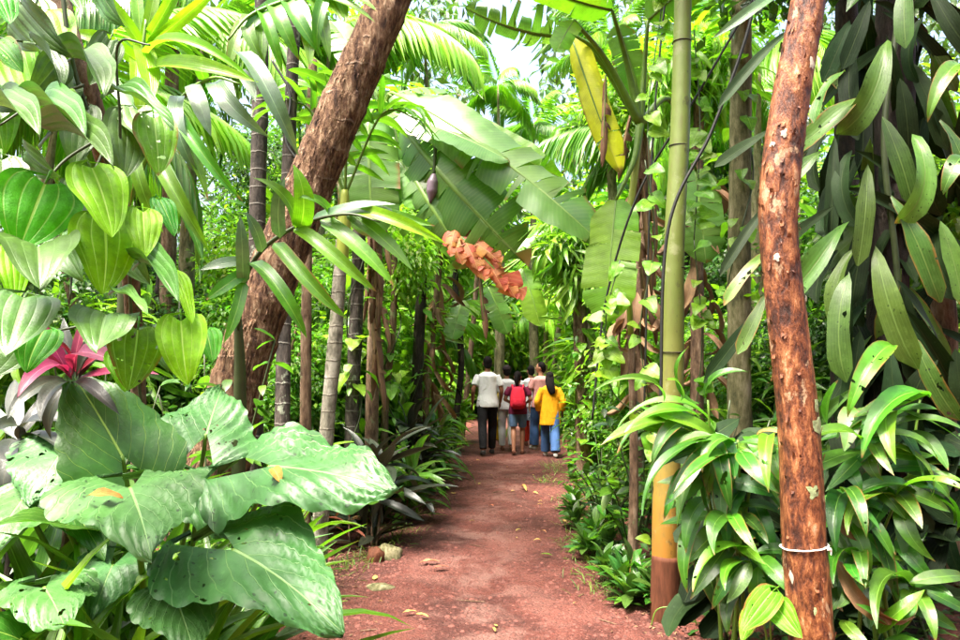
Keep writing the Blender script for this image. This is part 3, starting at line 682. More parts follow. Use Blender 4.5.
    if hair == 'long':
        tube(hh, [T((0, -.04, .06)), T((.01, -.085, -.06)), T((.03, -.12, -.18)), T((.06, -.125, -.28)), T((.08, -.12, -.34))], [.08, .095, .09, .075, .05], seg=14, n=18, flat=.5, ref=(1, 0, 0))
    child('hair', fuse('hair', hh, MC['hair'], .01, 2), o, Mx)
    if hair == 'cap':
        cm = MB(); ball(cm, T((0, -.008, .052)), (.094, .104, .078)); tube(cm, [T((0, .07, .03)), T((0, .13, .025)), T((0, .165, .015))], [.075, .07, .03], seg=14, n=8, flat=.12, ref=(1, 0, 0)); child('cap', fuse('cap', cm, MC['dark_cap'], .01, 2), o, Mx)
    return o, Mx, arms
Z_ = Vector((0, 0, 1))
person('man in white T-shirt and black trousers walking away on the path', 487.5, 12.35, 1.72, 'tee', 'trousers', 'short', 'skin', .05, .1, .22, 1, 'white_cotton', 'black_denim', 'shoe_b', arm={-1: ((-.26, -.08, 1.15), (-.27, .02, .92)), 1: ((.25, -.02, 1.14), (.24, .14, .93))})
person('walker in white top and white trousers wearing a dark cap', 506.5, 13.1, 1.58, 'tee', 'trousers', 'cap', 'skin_l', 0, .2, .13, -1, 'white_cotton', 'white_trouser', 'sandal')
o, Mx, _ = person('walker with red backpack, maroon top and denim shorts', 517.5, 12.45, 1.46, 'tee', 'shorts', 'pony', 'skin_l', -.05, -.2, .12, 1, 'maroon_cotton', 'pale_denim', 'sandal', arm={-1: ((-.27, -.02, 1.16), (-.17, .14, 1.08)), 1: ((.27, -.02, 1.16), (.19, .14, 1.08))})
bk = empty('backpack', o.location + Vector((0, -.17, .85)), 'red backpack carried by the walker in maroon top', 'backpack')
pm = MB(); tube(pm, [(0, -.185, .98), (0, -.20, 1.04), (0, -.205, 1.2), (0, -.185, 1.36), (0, -.165, 1.42)], [.13, .165, .16, .13, .06], seg=20, n=16, flat=.5, ref=(1, 0, 0)); child('bag', fuse('bag', pm, MC['red_nylon'], .012, 2), bk, Mx)
pm = MB(); tube(pm, [(0, -.265, 1.02), (0, -.28, 1.08), (0, -.275, 1.18)], [.10, .12, .11], seg=16, n=8, flat=.25, ref=(1, 0, 0)); child('front_pocket', fuse('pocket', pm, MC['red_nylon'], .012, 2), bk, Mx)
for sd in (-1, 1): child('shoulder_strap', tube(MB(), [(.10 * sd, -.16, 1.38), (.12 * sd, -.06, 1.47), (.13 * sd, .08, 1.42), (.14 * sd, .12, 1.25), (.15 * sd, .02, 1.06), (.13 * sd, -.14, 1.02)], .016, seg=8, n=24, flat=.4).mesh('shoulder_strap', MC['red_nylon']), bk, Mx)
person('walker in pale top, dotted skirt and red leggings behind the backpack', 530.5, 13.9, 1.58, 'tee', 'trousers', 'short', 'skin_l', .1, .2, .12, -1, 'white_cotton', 'red_legging', 'sandal', sub='print')
person('man in pink shirt and blue jeans looking left', 540.5, 13.0, 1.62, 'tee', 'wide', 'short', 'skin_l', .25, 1.0, .18, -1, 'pink_cotton', 'blue_denim', 'shoe_w')
o, Mx, _ = person('walker in long yellow tunic and jeans with long black hair', 549.5, 12.15, 1.46, 'long', 'wide', 'long', 'skin', -.05, -.2, .24, -1, 'yellow_cotton', 'blue_denim', 'shoe_w', arm={-1: ((-.27, -.04, 1.12), (-.22, .12, .88)), 1: ((.27, -.05, 1.12), (.25, .06, .88))})
bag = empty('handbag', o.location + Vector((.22, 0, .6)), 'small black handbag held by the walker in yellow tunic', 'handbag')
pm = MB(); tube(pm, [(.29, .05, .62), (.29, .05, .66), (.285, .05, .78)], [.07, .085, .06], seg=14, n=8, flat=.5, ref=(0, 1, 0)); child('bag', fuse('bag', pm, MC['black_leather'], .01, 2), bag, Mx)
child('handle', tube(MB(), [(.28, .0, .76), (.27, .02, .84), (.265, .06, .86), (.27, .09, .84), (.28, .11, .76)], .008, seg=6, n=16).mesh('handle', MC['black_leather']), bag, Mx)
person('child in yellow clothes almost hidden behind the man in white', 496.5, 14.3, 1.22, 'long', 'wide', 'short', 'skin', 0, 0, .1, 1, 'yellow_plain', 'yellow_plain', 'sandal')
# ------------------------------------------------------------------ trees with trunks that stand out
Z = Vector((0, 0, 1))
def root_at(name, p, label, cat, group=None):
    return empty(name, G(p.x, p.y, 0) if isinstance(p, Vector) else p, label, cat, group)
def wobble(amp, fr, seed, nodes=0, nodeamp=0.0):
    def f(t, th, c):
        d = amp * nz(math.cos(th) * 1.2 + seed, math.sin(th) * 1.2, t * fr)
        d += amp * .5 * nz(math.cos(th) * 3 + seed, math.sin(th) * 3, t * fr * 4)
        if nodes:
            q = abs((t * nodes) % 1 - .5); d += nodeamp * ss(.42, .5, q)
        return d
    return f

# leaning palm with the fibrous trunk
p = P(196, 640, 4.2); lean = root_at('leaning_palm_tree', p, 'thick leaning palm trunk with shaggy brown fibrous bark', 'palm tree')
lp = [G(p.x, 4.2, -.1), P(206, 540, 4.2), P(218, 460, 4.2), P(240, 375, 4.2), P(270, 285, 4.2), P(304, 200, 4.22), P(346, 100, 4.25), P(392, -5, 4.3), P(440, -120, 4.35), P(475, -230, 4.4)]
def shag(t, th, c):
    ph = t * 21; q = ph % 1
    d = .07 * (q ** 3) * (1 if t > .32 else .4)                    # flared leaf-scar edges up the stem
    d += .05 * nz(math.cos(th) * 2.2, math.sin(th) * 2.2, t * 26) + .06 * nz(math.cos(th) * 6, math.sin(th) * 6, t * 14)
    d += .16 * ss(.36, .16, t) * (.5 + nz(math.cos(th) * 1.5, math.sin(th) * 1.5, t * 6))
    return d
tube_obj('trunk', lean, lp, [.23, .20, .175, .152, .146, .140, .135, .125, .115, .11], M['bk_lean'], seg=56, n=230, disp=shag)
fm = MB(); rg = random.Random(5); cc = catmull(lp, 200)
for i in range(3200):                                                # loose bark fibres
    k = int(len(cc) * (.12 + .6 * rg.random())); th = rg.uniform(0, 6.28); t = (cc[min(k + 1, 199)] - cc[k - 1]).normalized()
    a = t.cross(Vector((0, 1, 0))).normalized(); b = t.cross(a); o = a * math.cos(th) + b * math.sin(th); sd = t.cross(o)
    r = float(np.interp(k / 200, np.linspace(0, 1, 10), [.23, .20, .175, .152, .146, .140, .135, .125, .115, .11]))
    ln = rg.uniform(.02, .10); w = rg.uniform(.002, .007); q = cc[k] + o * (r * 1.0)
    fm.add([q - sd * w, q + sd * w, q - t * ln * rg.choice((1, 1, -1)) + o * rg.uniform(.004, .03)], [(0, 1, 2)])
tag(child('bark_fibre', fm.mesh('bark_fibre', M['bk_lean']), lean), kind='stuff')

# near red-barked tree on the right
p = P(818, 760, 3.0); red = root_at('red_bark_tree', p, 'slender tree with peeling reddish brown bark and pale lichen spots', 'tree')
rp = [G(p.x, 3.0, -.1), P(812, 650, 3.0), P(804, 540, 3.0), P(799, 430, 3.0), P(788, 330, 3.0), P(779, 235, 3.0), P(781, 170, 3.0), P(792, 90, 3.0), P(808, 0, 3.0), P(822, -110, 3.0), P(830, -220, 3.0)]
tube_obj('trunk', red, rp, [.105, .092, .086, .082, .080, .081, .083, .078, .074, .07, .066], M['bk_red'], seg=40, n=170, disp=wobble(.06, 7, 2, 17, .03))
M['lich_w'] = plain('white_lichen', (.34, .30, .24), .85, .2, 40); M['lich_g'] = plain('green_lichen', (.22, .27, .13), .9, .35, 60, .4)
for k, (x, y, s, mk) in enumerate([(803, 71, 5, 'lich_w'), (777, 139, 4, 'lich_w'), (768, 148, 3, 'lich_w'), (809, 405, 7, 'lich_g'), (811, 425, 9, 'lich_g'), (804, 488, 7, 'lich_g'), (786, 568, 6, 'lich_w'), (800, 300, 4, 'lich_w'), (806, 604, 5, 'lich_g'), (770, 260, 4, 'lich_w')]):
    t = min(range(170), key=lambda i: abs((catmull(rp, 170)[i] - P(x, y, 3.0)).z)); c = catmull(rp, 170)[t]
    q = P(x, y, 3.0); ox = max(-.075, min(.075, q.x - c.x)); r0 = .0825; yy = c.y - math.sqrt(max(1e-4, r0 * r0 - ox * ox))
    nrm = Vector((ox, yy - c.y, 0)).normalized(); sd = nrm.cross(Z).normalized(); rr = s * 3.0 / F
    vv = [Vector((c.x + ox, yy, q.z)) + nrm * .007]; ff = []
    for j in range(14):
        a = 6.283 * j / 14; e = rr * (1 + .9 * nz(math.cos(a) * 1.5 + k, math.sin(a) * 1.5)); hv = sd * math.cos(a) * e * .8
        bend = nrm * (-(hv.length ** 2) / (2 * r0))
        vv.append(vv[0] - nrm * .003 + hv + Z * math.sin(a) * e * (1.8 if (x, y) == (786, 568) else 1) + bend)
    ff = [(0, 1 + j, 1 + (j + 1) % 14) for j in range(14)]
    child('lichen_patch', MB().add(vv, ff).mesh('lichen_patch', M[mk]), red)
c = P(804, 546, 3.0); tie = empty('cord_tie', c, 'thin white cord tied round the reddish brown trunk', 'cord')
for j, (dz, sl) in enumerate([(0, .010)]):
    tube_obj('loop', tie, [c + Vector(((.0925 + .003 * nz(a * 2, j)) * math.cos(a), (.0925 + .003 * nz(a * 2, j)) * math.sin(a), dz + sl * math.cos(a + .4) + .005 * nz(a * 1.5, j + 5))) for a in np.linspace(0, 6.283, 33)], [.0034, .0042, .0034, .004], M['white'], seg=6, n=90)
tube_obj('knot', tie, [c + Vector((.062, -.070, .0)), c + Vector((.074, -.072, .004)), c + Vector((.078, -.07, -.008)), c + Vector((.076, -.074, -.02))], [.003, .006, .004, .002], M['white'], seg=6, n=12)
fm = MB(); rg = random.Random(8); cc = catmull(rp, 200); rr_ = [.105, .092, .086, .082, .080, .081, .083, .078, .074, .07, .066]
for i in range(260):                                                # curling flakes of bark that break the outline
    k = int(200 * (.08 + .75 * rg.random())); th = rg.uniform(0, 6.28); t = (cc[min(k + 1, 199)] - cc[k - 1]).normalized(); a_ = t.cross(Vector((0, 1, 0))).normalized(); b_ = t.cross(a_)
    o_ = a_ * math.cos(th) + b_ * math.sin(th); sd = t.cross(o_); r = float(np.interp(k / 200, np.linspace(0, 1, 11), rr_)); ln = rg.uniform(.008, .03); w = rg.uniform(.003, .010); q = cc[k] + o_ * r * 1.02; up_ = rg.choice((1, -1)) * ln
    fm.add([q - sd * w, q + sd * w, q + sd * w * .7 + t * up_ + o_ * .006, q - sd * w * .6 + t * up_ * 1.2 + o_ * rg.uniform(.006, .012)], [(0, 1, 2, 3)])
tag(child('bark_flakes', fm.mesh('bark_flakes', M['bk_red'], smooth=False), red), kind='stuff')

# bamboo stem with brown foot
p = P(665, 625, 4.3); bam = root_at('bamboo_stem', p, 'tall yellow green bamboo stem with brown foot beside the path', 'bamboo')
tube_obj('culm', bam, [G(p.x, 4.3, -.05), P(666, 500, 4.3), P(672, 380, 4.31), P(674, 250, 4.29), P(680, 130, 4.3), P(683, 0, 4.3), P(687, -130, 4.3), P(690, -260, 4.3)],
         [.078, .080, .071, .062, .060, .053, .048, .04], M['bk_bamboo'], seg=28, n=150, disp=lambda t, th, c: .07 * ss(.455, .5, abs((t * 11 + .35) % 1 - .5)) - .03 * ss(.40, .44, abs((t * 11 + .35) % 1 - .5)) + .012 * nz(t * 9, th * .0))
tube_obj('foot_sheath', bam, [G(p.x, 4.3, -.06), P(665, 600, 4.3), P(666, 555, 4.3)], [.089, .087, .084], M['bk_sleeve'], seg=28, n=20, disp=wobble(.02, 3, 4))
for y in (42, 146, 268, 352):
    q = P(683 - y * .0305, y, 4.3); r = .056 + y * .00003
    tube_obj('node_ring', bam, [q + Vector((r * math.cos(a), r * math.sin(a), .004 * math.sin(a))) for a in np.linspace(0, 6.283, 25)], .0035, M['bk_black'], seg=5, n=48)
tube_obj('rootlet', bam, [G(p.x - .11, 4.2, 0), G(p.x - .07, 4.2, .10), G(p.x + .03, 4.18, .12), G(p.x + .13, 4.2, .09), G(p.x + .16, 4.2, 0)], .004, M['stalk'], seg=5, n=24)

# slim stems standing in the planting: (x at top, y top, x at base, depth, radius, bark, label, category)
STEMS = [
 ('palm_tree', 263, -40, 256, 5.6, .070, 'bk_dark', 'slim dark palm trunk behind the leaning palm on its left', 'palm tree'),
 ('palm_tree', 342, 240, 322, 5.5, .058, 'bk_grey', 'slim pale grey ringed palm stem rising behind the elephant ear leaf', 'palm tree'),
 ('palm_tree', 360, 150, 352, 6.6, .064, 'bk_dark', 'dark mottled palm trunk close to the pale grey ringed stem', 'palm tree'),
 ('young_tree', 395, 240, 388, 7.6, .042, 'bk_brown', 'thin brown trunk wound with vines behind the dark cordyline', 'tree'),
 ('young_tree', 417, 160, 413, 8.6, .07, 'bk_black', 'blackish vine covered trunk above the dark cordyline bush', 'tree'),
 ('young_tree', 445, 200, 424, 9.2, .06, 'bk_brown', 'rusty brown trunk leaning towards the path among dead leaves', 'tree'),
 ('young_tree', 462, 120, 450, 12.4, .075, 'bk_black', 'dark trunk close to the white shirted walker', 'tree'),
 ('young_tree', 486, 60, 462, 16.0, .08, 'bk_brown', 'far brown trunk above the head of the white shirted walker', 'tree'),
 ('young_tree', 313, 60, 309, 5.9, .045, 'bk_brown', 'brown stake like stem between leaning palm and grey ringed stem', 'tree'),
 ('palm_tree', 292, 20, 290, 11.0, .11, 'bk_grey', 'pale far trunk seen between the palms left of the leaning trunk', 'tree'),
 ('young_tree', 578, 250, 583, 9.7, .10, 'bk_brown', 'vine clad brown trunk at the path edge beside the yellow tunic', 'tree'),
 ('palm_tree', 742, -60, 733, 5.6, .088, 'bk_olive', 'ringed grey brown palm trunk between bamboo stem and red bark tree', 'palm tree'),
 ('young_tree', 700, 60, 692, 6.4, .06, 'bk_brown', 'thin brown trunk hung with dead leaves right of the bamboo stem', 'tree'),
 ('young_tree', 640, 80, 632, 6.8, .06, 'bk_brown', 'brown trunk wrapped in dead leaves left of the bamboo stem', 'tree'),
 ('young_tree', 935, 200, 934, 4.3, .075, 'bk_brown', 'brown trunk partly hidden behind the hanging leathery leaves', 'tree'),
 ('young_tree', 846, -60, 838, 5.5, .10, 'bk_black', 'dark trunk between red bark tree and the leaf clad tree', 'tree'),
 ('young_tree', 606, 120, 612, 12.5, .09, 'bk_olive', 'mossy trunk in the thicket above the vine clad path edge trunk', 'tree'),
 ('young_tree', 555, 160, 560, 17.5, .09, 'bk_olive', 'far mossy trunk over the yellow tunic walker', 'tree'),
 ('young_tree', 380, 30, 384, 12.5, .10, 'bk_black', 'dark far trunk showing behind the big banana leaves', 'tree'),
 ('young_tree', 175, -40, 170, 8.5, .09, 'bk_brown', 'brown trunk far behind the heart leaved vine', 'tree'),
]
CR = {}
def mkcrowns():
    for i, (key, mat, tpl, n, rad, leaf, cl, wr) in enumerate([
        ('a', 'bush', 'quad_leaf', 1900, (1, 1, 1), .17, 30, 1), ('b', 'bush_l', 'quad_leaf', 1900, (1, 1, 1), .19, 34, 1), ('c', 'bush_d', 'quad_leaf', 2100, (1, 1, 1), .15, 30, 1), ('d', 'vine', 'broad_tpl', 650, (1, 1, 1), .26, 26, 1),
        ('e', 'strap_l', 'strap_tpl', 520, (1, 1, 1), .75, 14, 1), ('f', 'strap', 'strap_tpl', 520, (1, 1, 1), .7, 14, 1), ('g', 'bush_l', 'broad_tpl', 520, (1, 1, 1), .34, 24, 1), ('h', 'palm_y', 'strap_tpl', 520, (1, 1, 1), .8, 12, 1)]):
        CR[key] = crown('crown', M[mat], tpl, n, rad, leaf, 500 + i, cl, .34, wr)
mkcrowns()
STEM_AT = {}
for k, (nm, xt, yt, xb, d, r, bk, lab, cat) in enumerate(STEMS):
    if d > 9 and 'vine clad' not in lab: yt, r = (205 if 440 < xt < 505 else 240 if xt > 505 else yt), r * .75
    b = GP(xb, d); t = P(xt, yt, d)
    o = empty(nm, b, lab, cat); STEM_AT[lab] = (o, b, t)
    mid1 = b.lerp(t, .35) + Vector((.03 * d * nz(k * 3.1, 1) * .6, 0, 0)); mid2 = b.lerp(t, .7) + Vector((.03 * d * nz(k * 3.1, 2) * .6, 0, 0))
    tube_obj('trunk', o, [b - Z * .1, mid1, mid2, t], [r * 1.1, r, r * .95, r * .8], M[bk], seg=18, n=70, disp=wobble(.12, 10, k, 22 if bk in ('bk_grey', 'bk_dark') else 0, .05))
    if yt > 0 and 'grey ringed' not in lab:                         # leafy head where the stem ends inside the view
        for j in range(3):
            sc = (.25 + .03 * d) * (1 - .15 * j); q = t + Vector((.3 * nz(k, j) * sc * 2, .2 * j, .25 * sc * j - .1))
            tag(child('crown', CR[('e', 'f', 'h', 'b', 'd')[(k + j) % 5]], o, Matrix.Translation(q) @ Matrix.Rotation(k + j * 2.0, 4, 'Z') @ Matrix.Scale(sc, 4)), kind='stuff')

def stem_vine(o, b, t, mes, n, size, seed, spread=.16):
    rg = random.Random(seed); pts = []
    for i in range(9):
        q = b.lerp(t, i / 8 * .8); a = i * 1.5 + seed; pts.append(q + Vector((math.cos(a) * spread * .6, math.sin(a) * spread * .6, 0)))
    tube_obj('vine_stem', o, pts, .008, M['stalk_d'], seg=5, n=50)
    for i in range(n):
        q = b.lerp(t, rg.uniform(.05, .82)); a = rg.uniform(0, 6.28); dr = Vector((math.cos(a), math.sin(a), 0))
        s = q + dr * spread * rg.uniform(.5, 1); e = s + (dr * .5 + Vector((0, 0, rg.uniform(-1.1, .1)))).normalized() * size * rg.uniform(.6, 1.3)
        put(rg.choice(mes), o, s, e, dr + Z * .6, wscale=1)
for lab, mes, n, size, sp in (('vine clad brown trunk at the path edge beside the yellow tunic', L['vine_leaf'] + L['bush_leaf'], 120, .17, .2),
                          ('blackish vine covered trunk above the dark cordyline bush', L['vine_leaf'], 70, .17, .2),
                          ('thin brown trunk wound with vines behind the dark cordyline', L['vine_leaf'] + L['bush_leaf'], 60, .15, .16),
                          ('dark mottled palm trunk close to the pale grey ringed stem', L['vine_leaf'] + L['bush_leaf'], 40, .15, .14),
                          ('dark trunk close to the white shirted walker', L['bush_leaf'] + L['vine_leaf'], 44, .17, .14),
                          ('ringed grey brown palm trunk between bamboo stem and red bark tree', L['vine_leaf'], 40, .14, .16),
                          ('brown trunk partly hidden behind the hanging leathery leaves', L['shaded_leaf'], 16, .28, .1)):
    o, b, t = STEM_AT[lab]; stem_vine(o, b, t, mes, n, size, len(lab), sp)
for lab, n, s in (('brown trunk wrapped in dead leaves left of the bamboo stem', 40, .42), ('thin brown trunk hung with dead leaves right of the bamboo stem', 30, .42), ('rusty brown trunk leaning towards the path among dead leaves', 30, .42)):
    o, b, t = STEM_AT[lab]; rg = random.Random(n)
    for i in range(n):
        q = b.lerp(t, rg.uniform(.25, .75)); a = rg.uniform(0, 6.28); dr = Vector((math.cos(a), math.sin(a), 0))
        put(rg.choice(L['dry_leaf']), o, q + dr * .06, q + dr * rg.uniform(.08, .25) - Z * s * rg.uniform(.5, 1.2), dr, name='dead_leaf')

# ------------------------------------------------------------------ fronds
def frond(parent, pts, n, ll, mes, rmat, r=.012, droop=.5, ang=.9, start=.12, rg=RT, up=Z, taper=.55, name='frond', both=True, wsc=1.0):
    c = catmull(pts, 40); ra = tube_obj(name, parent, pts, [r, r * .8, r * .35], rmat, seg=6, n=24)
    for i in range(n):
        t = start + (1 - start) * (i + .5) / n; k = min(38, int(t * 39)); q = c[k].lerp(c[k + 1], t * 39 - k); tg = (c[k + 1] - c[k]).normalized()
        s = tg.cross(up)
        s = s.normalized() if s.length > .05 else Vector((1, 0, 0))
        nn = s.cross(tg)
        for sd in ((-1, 1) if both else (1,)):
            a = ang * (1 - .35 * t) * rg.uniform(.85, 1.15)
            dr = tg * math.cos(a) + s * sd * math.sin(a) + nn * .15 - Z * droop * rg.uniform(.6, 1.4)
            ln = ll * (1 - taper * abs(t - .4) / .6) * rg.uniform(.85, 1.12)
            put(rg.choice(mes), ra, q, q + dr.normalized() * ln, nn + Z * .25 + Vector((rg.uniform(-.2, .2), rg.uniform(-.2, .2), 0)), name='leaflet', wscale=wsc)
    return ra
# broad-leafleted young palm in the upper left
b = GP(118, 3.2); yp = empty('young_palm', b, 'young palm with broad sunlit yellow green leaflets behind the heart leaved vine', 'palm')
tube_obj('stem', yp, [b - Z * .05, P(122, 420, 3.2), P(124, 300, 3.15), P(126, 210, 3.1)], [.04, .035, .03, .02], M['stalk_d'], seg=8, n=20)
fr = tube_obj('frond', yp, [P(126, 210, 3.1), P(131, 150, 3.0), P(138, 90, 2.95), P(143, 48, 2.9), P(146, 20, 2.9)], [.016, .012, .006], M['stalk'], seg=6, n=20)
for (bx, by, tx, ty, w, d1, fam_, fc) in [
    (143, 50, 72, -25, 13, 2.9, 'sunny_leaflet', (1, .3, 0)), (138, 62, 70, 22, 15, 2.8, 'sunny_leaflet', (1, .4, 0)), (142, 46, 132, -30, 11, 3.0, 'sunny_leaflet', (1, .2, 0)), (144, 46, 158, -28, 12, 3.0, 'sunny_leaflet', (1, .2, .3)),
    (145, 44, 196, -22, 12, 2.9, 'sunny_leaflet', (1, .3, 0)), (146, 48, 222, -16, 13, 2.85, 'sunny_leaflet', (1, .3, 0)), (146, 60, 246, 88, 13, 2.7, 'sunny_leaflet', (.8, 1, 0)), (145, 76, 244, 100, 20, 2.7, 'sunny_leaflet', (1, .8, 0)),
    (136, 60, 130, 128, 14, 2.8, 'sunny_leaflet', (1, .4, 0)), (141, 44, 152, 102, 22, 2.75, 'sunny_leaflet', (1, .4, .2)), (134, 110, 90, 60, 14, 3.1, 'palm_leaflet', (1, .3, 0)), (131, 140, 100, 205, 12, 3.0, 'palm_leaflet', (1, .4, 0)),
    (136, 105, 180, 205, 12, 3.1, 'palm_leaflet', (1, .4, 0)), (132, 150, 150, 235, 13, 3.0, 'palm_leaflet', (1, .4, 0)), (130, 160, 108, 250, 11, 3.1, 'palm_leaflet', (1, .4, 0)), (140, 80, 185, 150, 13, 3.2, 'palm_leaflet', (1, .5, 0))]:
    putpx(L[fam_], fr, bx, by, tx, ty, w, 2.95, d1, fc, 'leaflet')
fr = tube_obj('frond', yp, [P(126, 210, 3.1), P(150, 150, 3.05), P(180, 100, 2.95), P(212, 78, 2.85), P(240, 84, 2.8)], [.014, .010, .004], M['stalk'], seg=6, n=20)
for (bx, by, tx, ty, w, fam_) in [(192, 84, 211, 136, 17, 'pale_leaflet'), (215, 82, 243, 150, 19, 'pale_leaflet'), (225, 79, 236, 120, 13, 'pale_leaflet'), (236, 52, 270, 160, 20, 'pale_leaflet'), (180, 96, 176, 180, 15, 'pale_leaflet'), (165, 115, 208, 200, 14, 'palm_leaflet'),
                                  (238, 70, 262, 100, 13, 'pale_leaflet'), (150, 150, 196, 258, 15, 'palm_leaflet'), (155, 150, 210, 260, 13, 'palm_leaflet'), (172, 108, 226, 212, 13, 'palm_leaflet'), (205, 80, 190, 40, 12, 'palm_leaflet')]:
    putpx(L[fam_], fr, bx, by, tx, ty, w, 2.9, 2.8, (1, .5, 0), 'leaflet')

# palm with the arching frond in front of the leaning trunk
b = GP(236, 3.5); ap = empty('arching_palm', b, 'young palm whose arching frond crosses the foot of the leaning trunk', 'palm')
tube_obj('stem', ap, [b - Z * .05, P(238, 480, 3.45), P(240, 380, 3.4), P(238, 320, 3.35)], [.04, .034, .03, .02], M['stalk_d'], seg=8, n=16)
fr = tube_obj('frond', ap, [P(238, 330, 3.35), P(243, 285, 3.3), P(262, 250, 3.2), P(300, 225, 3.1), P(346, 214, 3.0), P(380, 222, 2.95)], [.014, .010, .004], M['stalk_d'], seg=6, n=24)
for (bx, by, tx, ty, w, fam_) in [(250, 263, 293, 344, 16, 'palm_leaflet'), (274, 243, 329, 332, 15, 'palm_leaflet'), (294, 229, 360, 305, 15, 'palm_leaflet'), (320, 219, 394, 286, 17, 'palm_leaflet'), (345, 210, 418, 265, 15, 'palm_leaflet'), (348, 212, 441, 254, 13, 'sunny_leaflet'),
                                  (338, 214, 402, 215, 12, 'pale_leaflet'), (310, 222, 396, 200, 12, 'pale_leaflet'), (262, 252, 246, 212, 13, 'pale_leaflet'), (243, 285, 240, 215, 13, 'pale_leaflet'), (280, 238, 277, 176, 15, 'pale_leaflet'), (300, 228, 312, 168, 20, 'sunny_leaflet'), (296, 228, 268, 170, 14, 'palm_leaflet'),
                                  (244, 280, 230, 345, 12, 'palm_leaflet'), (246, 272, 206, 300, 13, 'palm_leaflet'), (250, 262, 200, 270, 12, 'pale_leaflet'), (360, 215, 428, 240, 12, 'palm_leaflet'), (330, 216, 300, 190, 10, 'palm_leaflet')]:
    putpx(L[fam_], fr, bx, by, tx, ty, w, 3.1, 3.0, (1, .6, 0), 'leaflet')
o, b, t = STEM_AT['slim pale grey ringed palm stem rising behind the elephant ear leaf']
tube_obj('crownshaft', o, [P(342, 262, 5.45), P(344, 225, 5.43), P(345, 190, 5.42)], [.05, .052, .03], M['yellow_stem'], seg=12, n=14)
for i, (x2, y2, d2) in enumerate([(420, 120, 5.2), (270, 110, 5.2), (350, 80, 4.9), (310, 90, 6.2)]):
    s = P(345, 195, 5.42); e = P(x2, y2, d2); frond(o, [s, s.lerp(e, .5) + Z * .35, e], 11, .5, L['palm_leaflet'], M['stalk'], droop=.5)
# fronds of the leaning palm's own crown, mostly above the picture
for i, (dx, dy, dz) in enumerate([(-1.7, -.5, -.9), (-1.9, .5, -.6), (1.4, .8, -.5), (.4, 1.9, -.4), (-.5, -1.4, -.2), (-.9, 1.6, .2)]):
    s = lp[-1]; e = s + Vector((dx, dy, dz)); frond(lean, [s, s.lerp(e, .5) + Z * .55, e], 17, .55, L['palm_leaflet'], M['stalk'], r=.02, droop=.7, wsc=.8)
# frond that hangs into the top of the picture beside the leaning trunk
b = GP(285, 4.9); tp = empty('hanging_frond_palm', b, 'palm whose dark green drooping fronds hang at the top beside leaning trunk', 'palm')
tube_obj('trunk', tp, [b - Z * .1, P(287, 200, 5.2), P(300, -60, 5.2), P(310, -140, 5.1)], [.06, .05, .045, .04], M['bk_dark'], seg=12, n=40)
s = P(310, -140, 5.1)
fr = tube_obj('frond', tp, [s, P(330, -60, 4.4), P(335, -12, 3.8), P(300, -4, 3.6), P(252, 14, 3.5), P(228, 40, 3.45)], [.02, .014, .005], M['stalk'], seg=6, n=30)
for (bx, by, tx, ty, w) in [(330, -14, 352, 22, 13), (318, -10, 348, 20, 13), (312, -8, 330, 62, 14), (298, -4, 318, 68, 15), (285, 0, 302, 60, 15), (272, 6, 284, 62, 16), (262, 10, 262, 70, 14), (250, 14, 246, 66, 14), (244, 20, 228, 70, 13), (300, -4, 375, 22, 12), (322, -10, 378, 12, 12), (280, 0, 240, 40, 13), (330, -10, 300, 50, 13), (258, 10, 270, 74, 13)]:
    putpx(L['palm_leaflet'], fr, bx, by, tx, ty, w, 3.6, 3.5, (.9, .7, 0), 'leaflet')

# ------------------------------------------------------------------ heart-leaved pepper vine on its support tree (upper left)
b = GP(140, 2.95); pv = empty('support_tree', b, 'crooked brown trunk carrying the heart leaved vine', 'tree')
tube_obj('trunk', pv, [b - Z * .05, P(138, 480, 2.95), P(136, 340, 2.8), P(124, 230, 2.5), P(104, 150, 2.2), P(84, 85, 2.1), P(68, 30, 2.1), P(52, -40, 2.1), P(40, -150, 2.1)], [.034, .03, .03, .032, .034, .032, .03, .028], M['bk_brown'], seg=16, n=70, disp=wobble(.2, 9, 6))
vn = empty('pepper_vine', b, 'climbing vine with large heart shaped leaves in the upper left', 'vine')
tube_obj('vine_stem', vn, [b + Vector((.05, -.05, 0)), P(146, 480, 2.88), P(132, 330, 2.7), P(126, 220, 2.4), P(98, 140, 2.1), P(72, 60, 2.02), P(60, -30, 2.0)], .007, M['stalk_d'], seg=6, n=60)
for pts in ([(96, 140), (60, 165), (30, 210), (18, 260)], [(104, 150), (78, 215), (70, 300)], [(128, 220), (150, 240), (176, 280), (180, 320)], [(84, 85), (40, 100), (0, 125)], [(120, 200), (120, 120), (118, 45), (150, 45)], [(134, 330), (110, 320), (60, 330), (10, 330)], [(72, 60), (40, 45), (0, 38)]):
    tube_obj('side_shoot', vn, [P(x, y, 2.02 - .06 * i) for i, (x, y) in enumerate(pts)], [.005, .003], M['stalk_d'], seg=5, n=24)
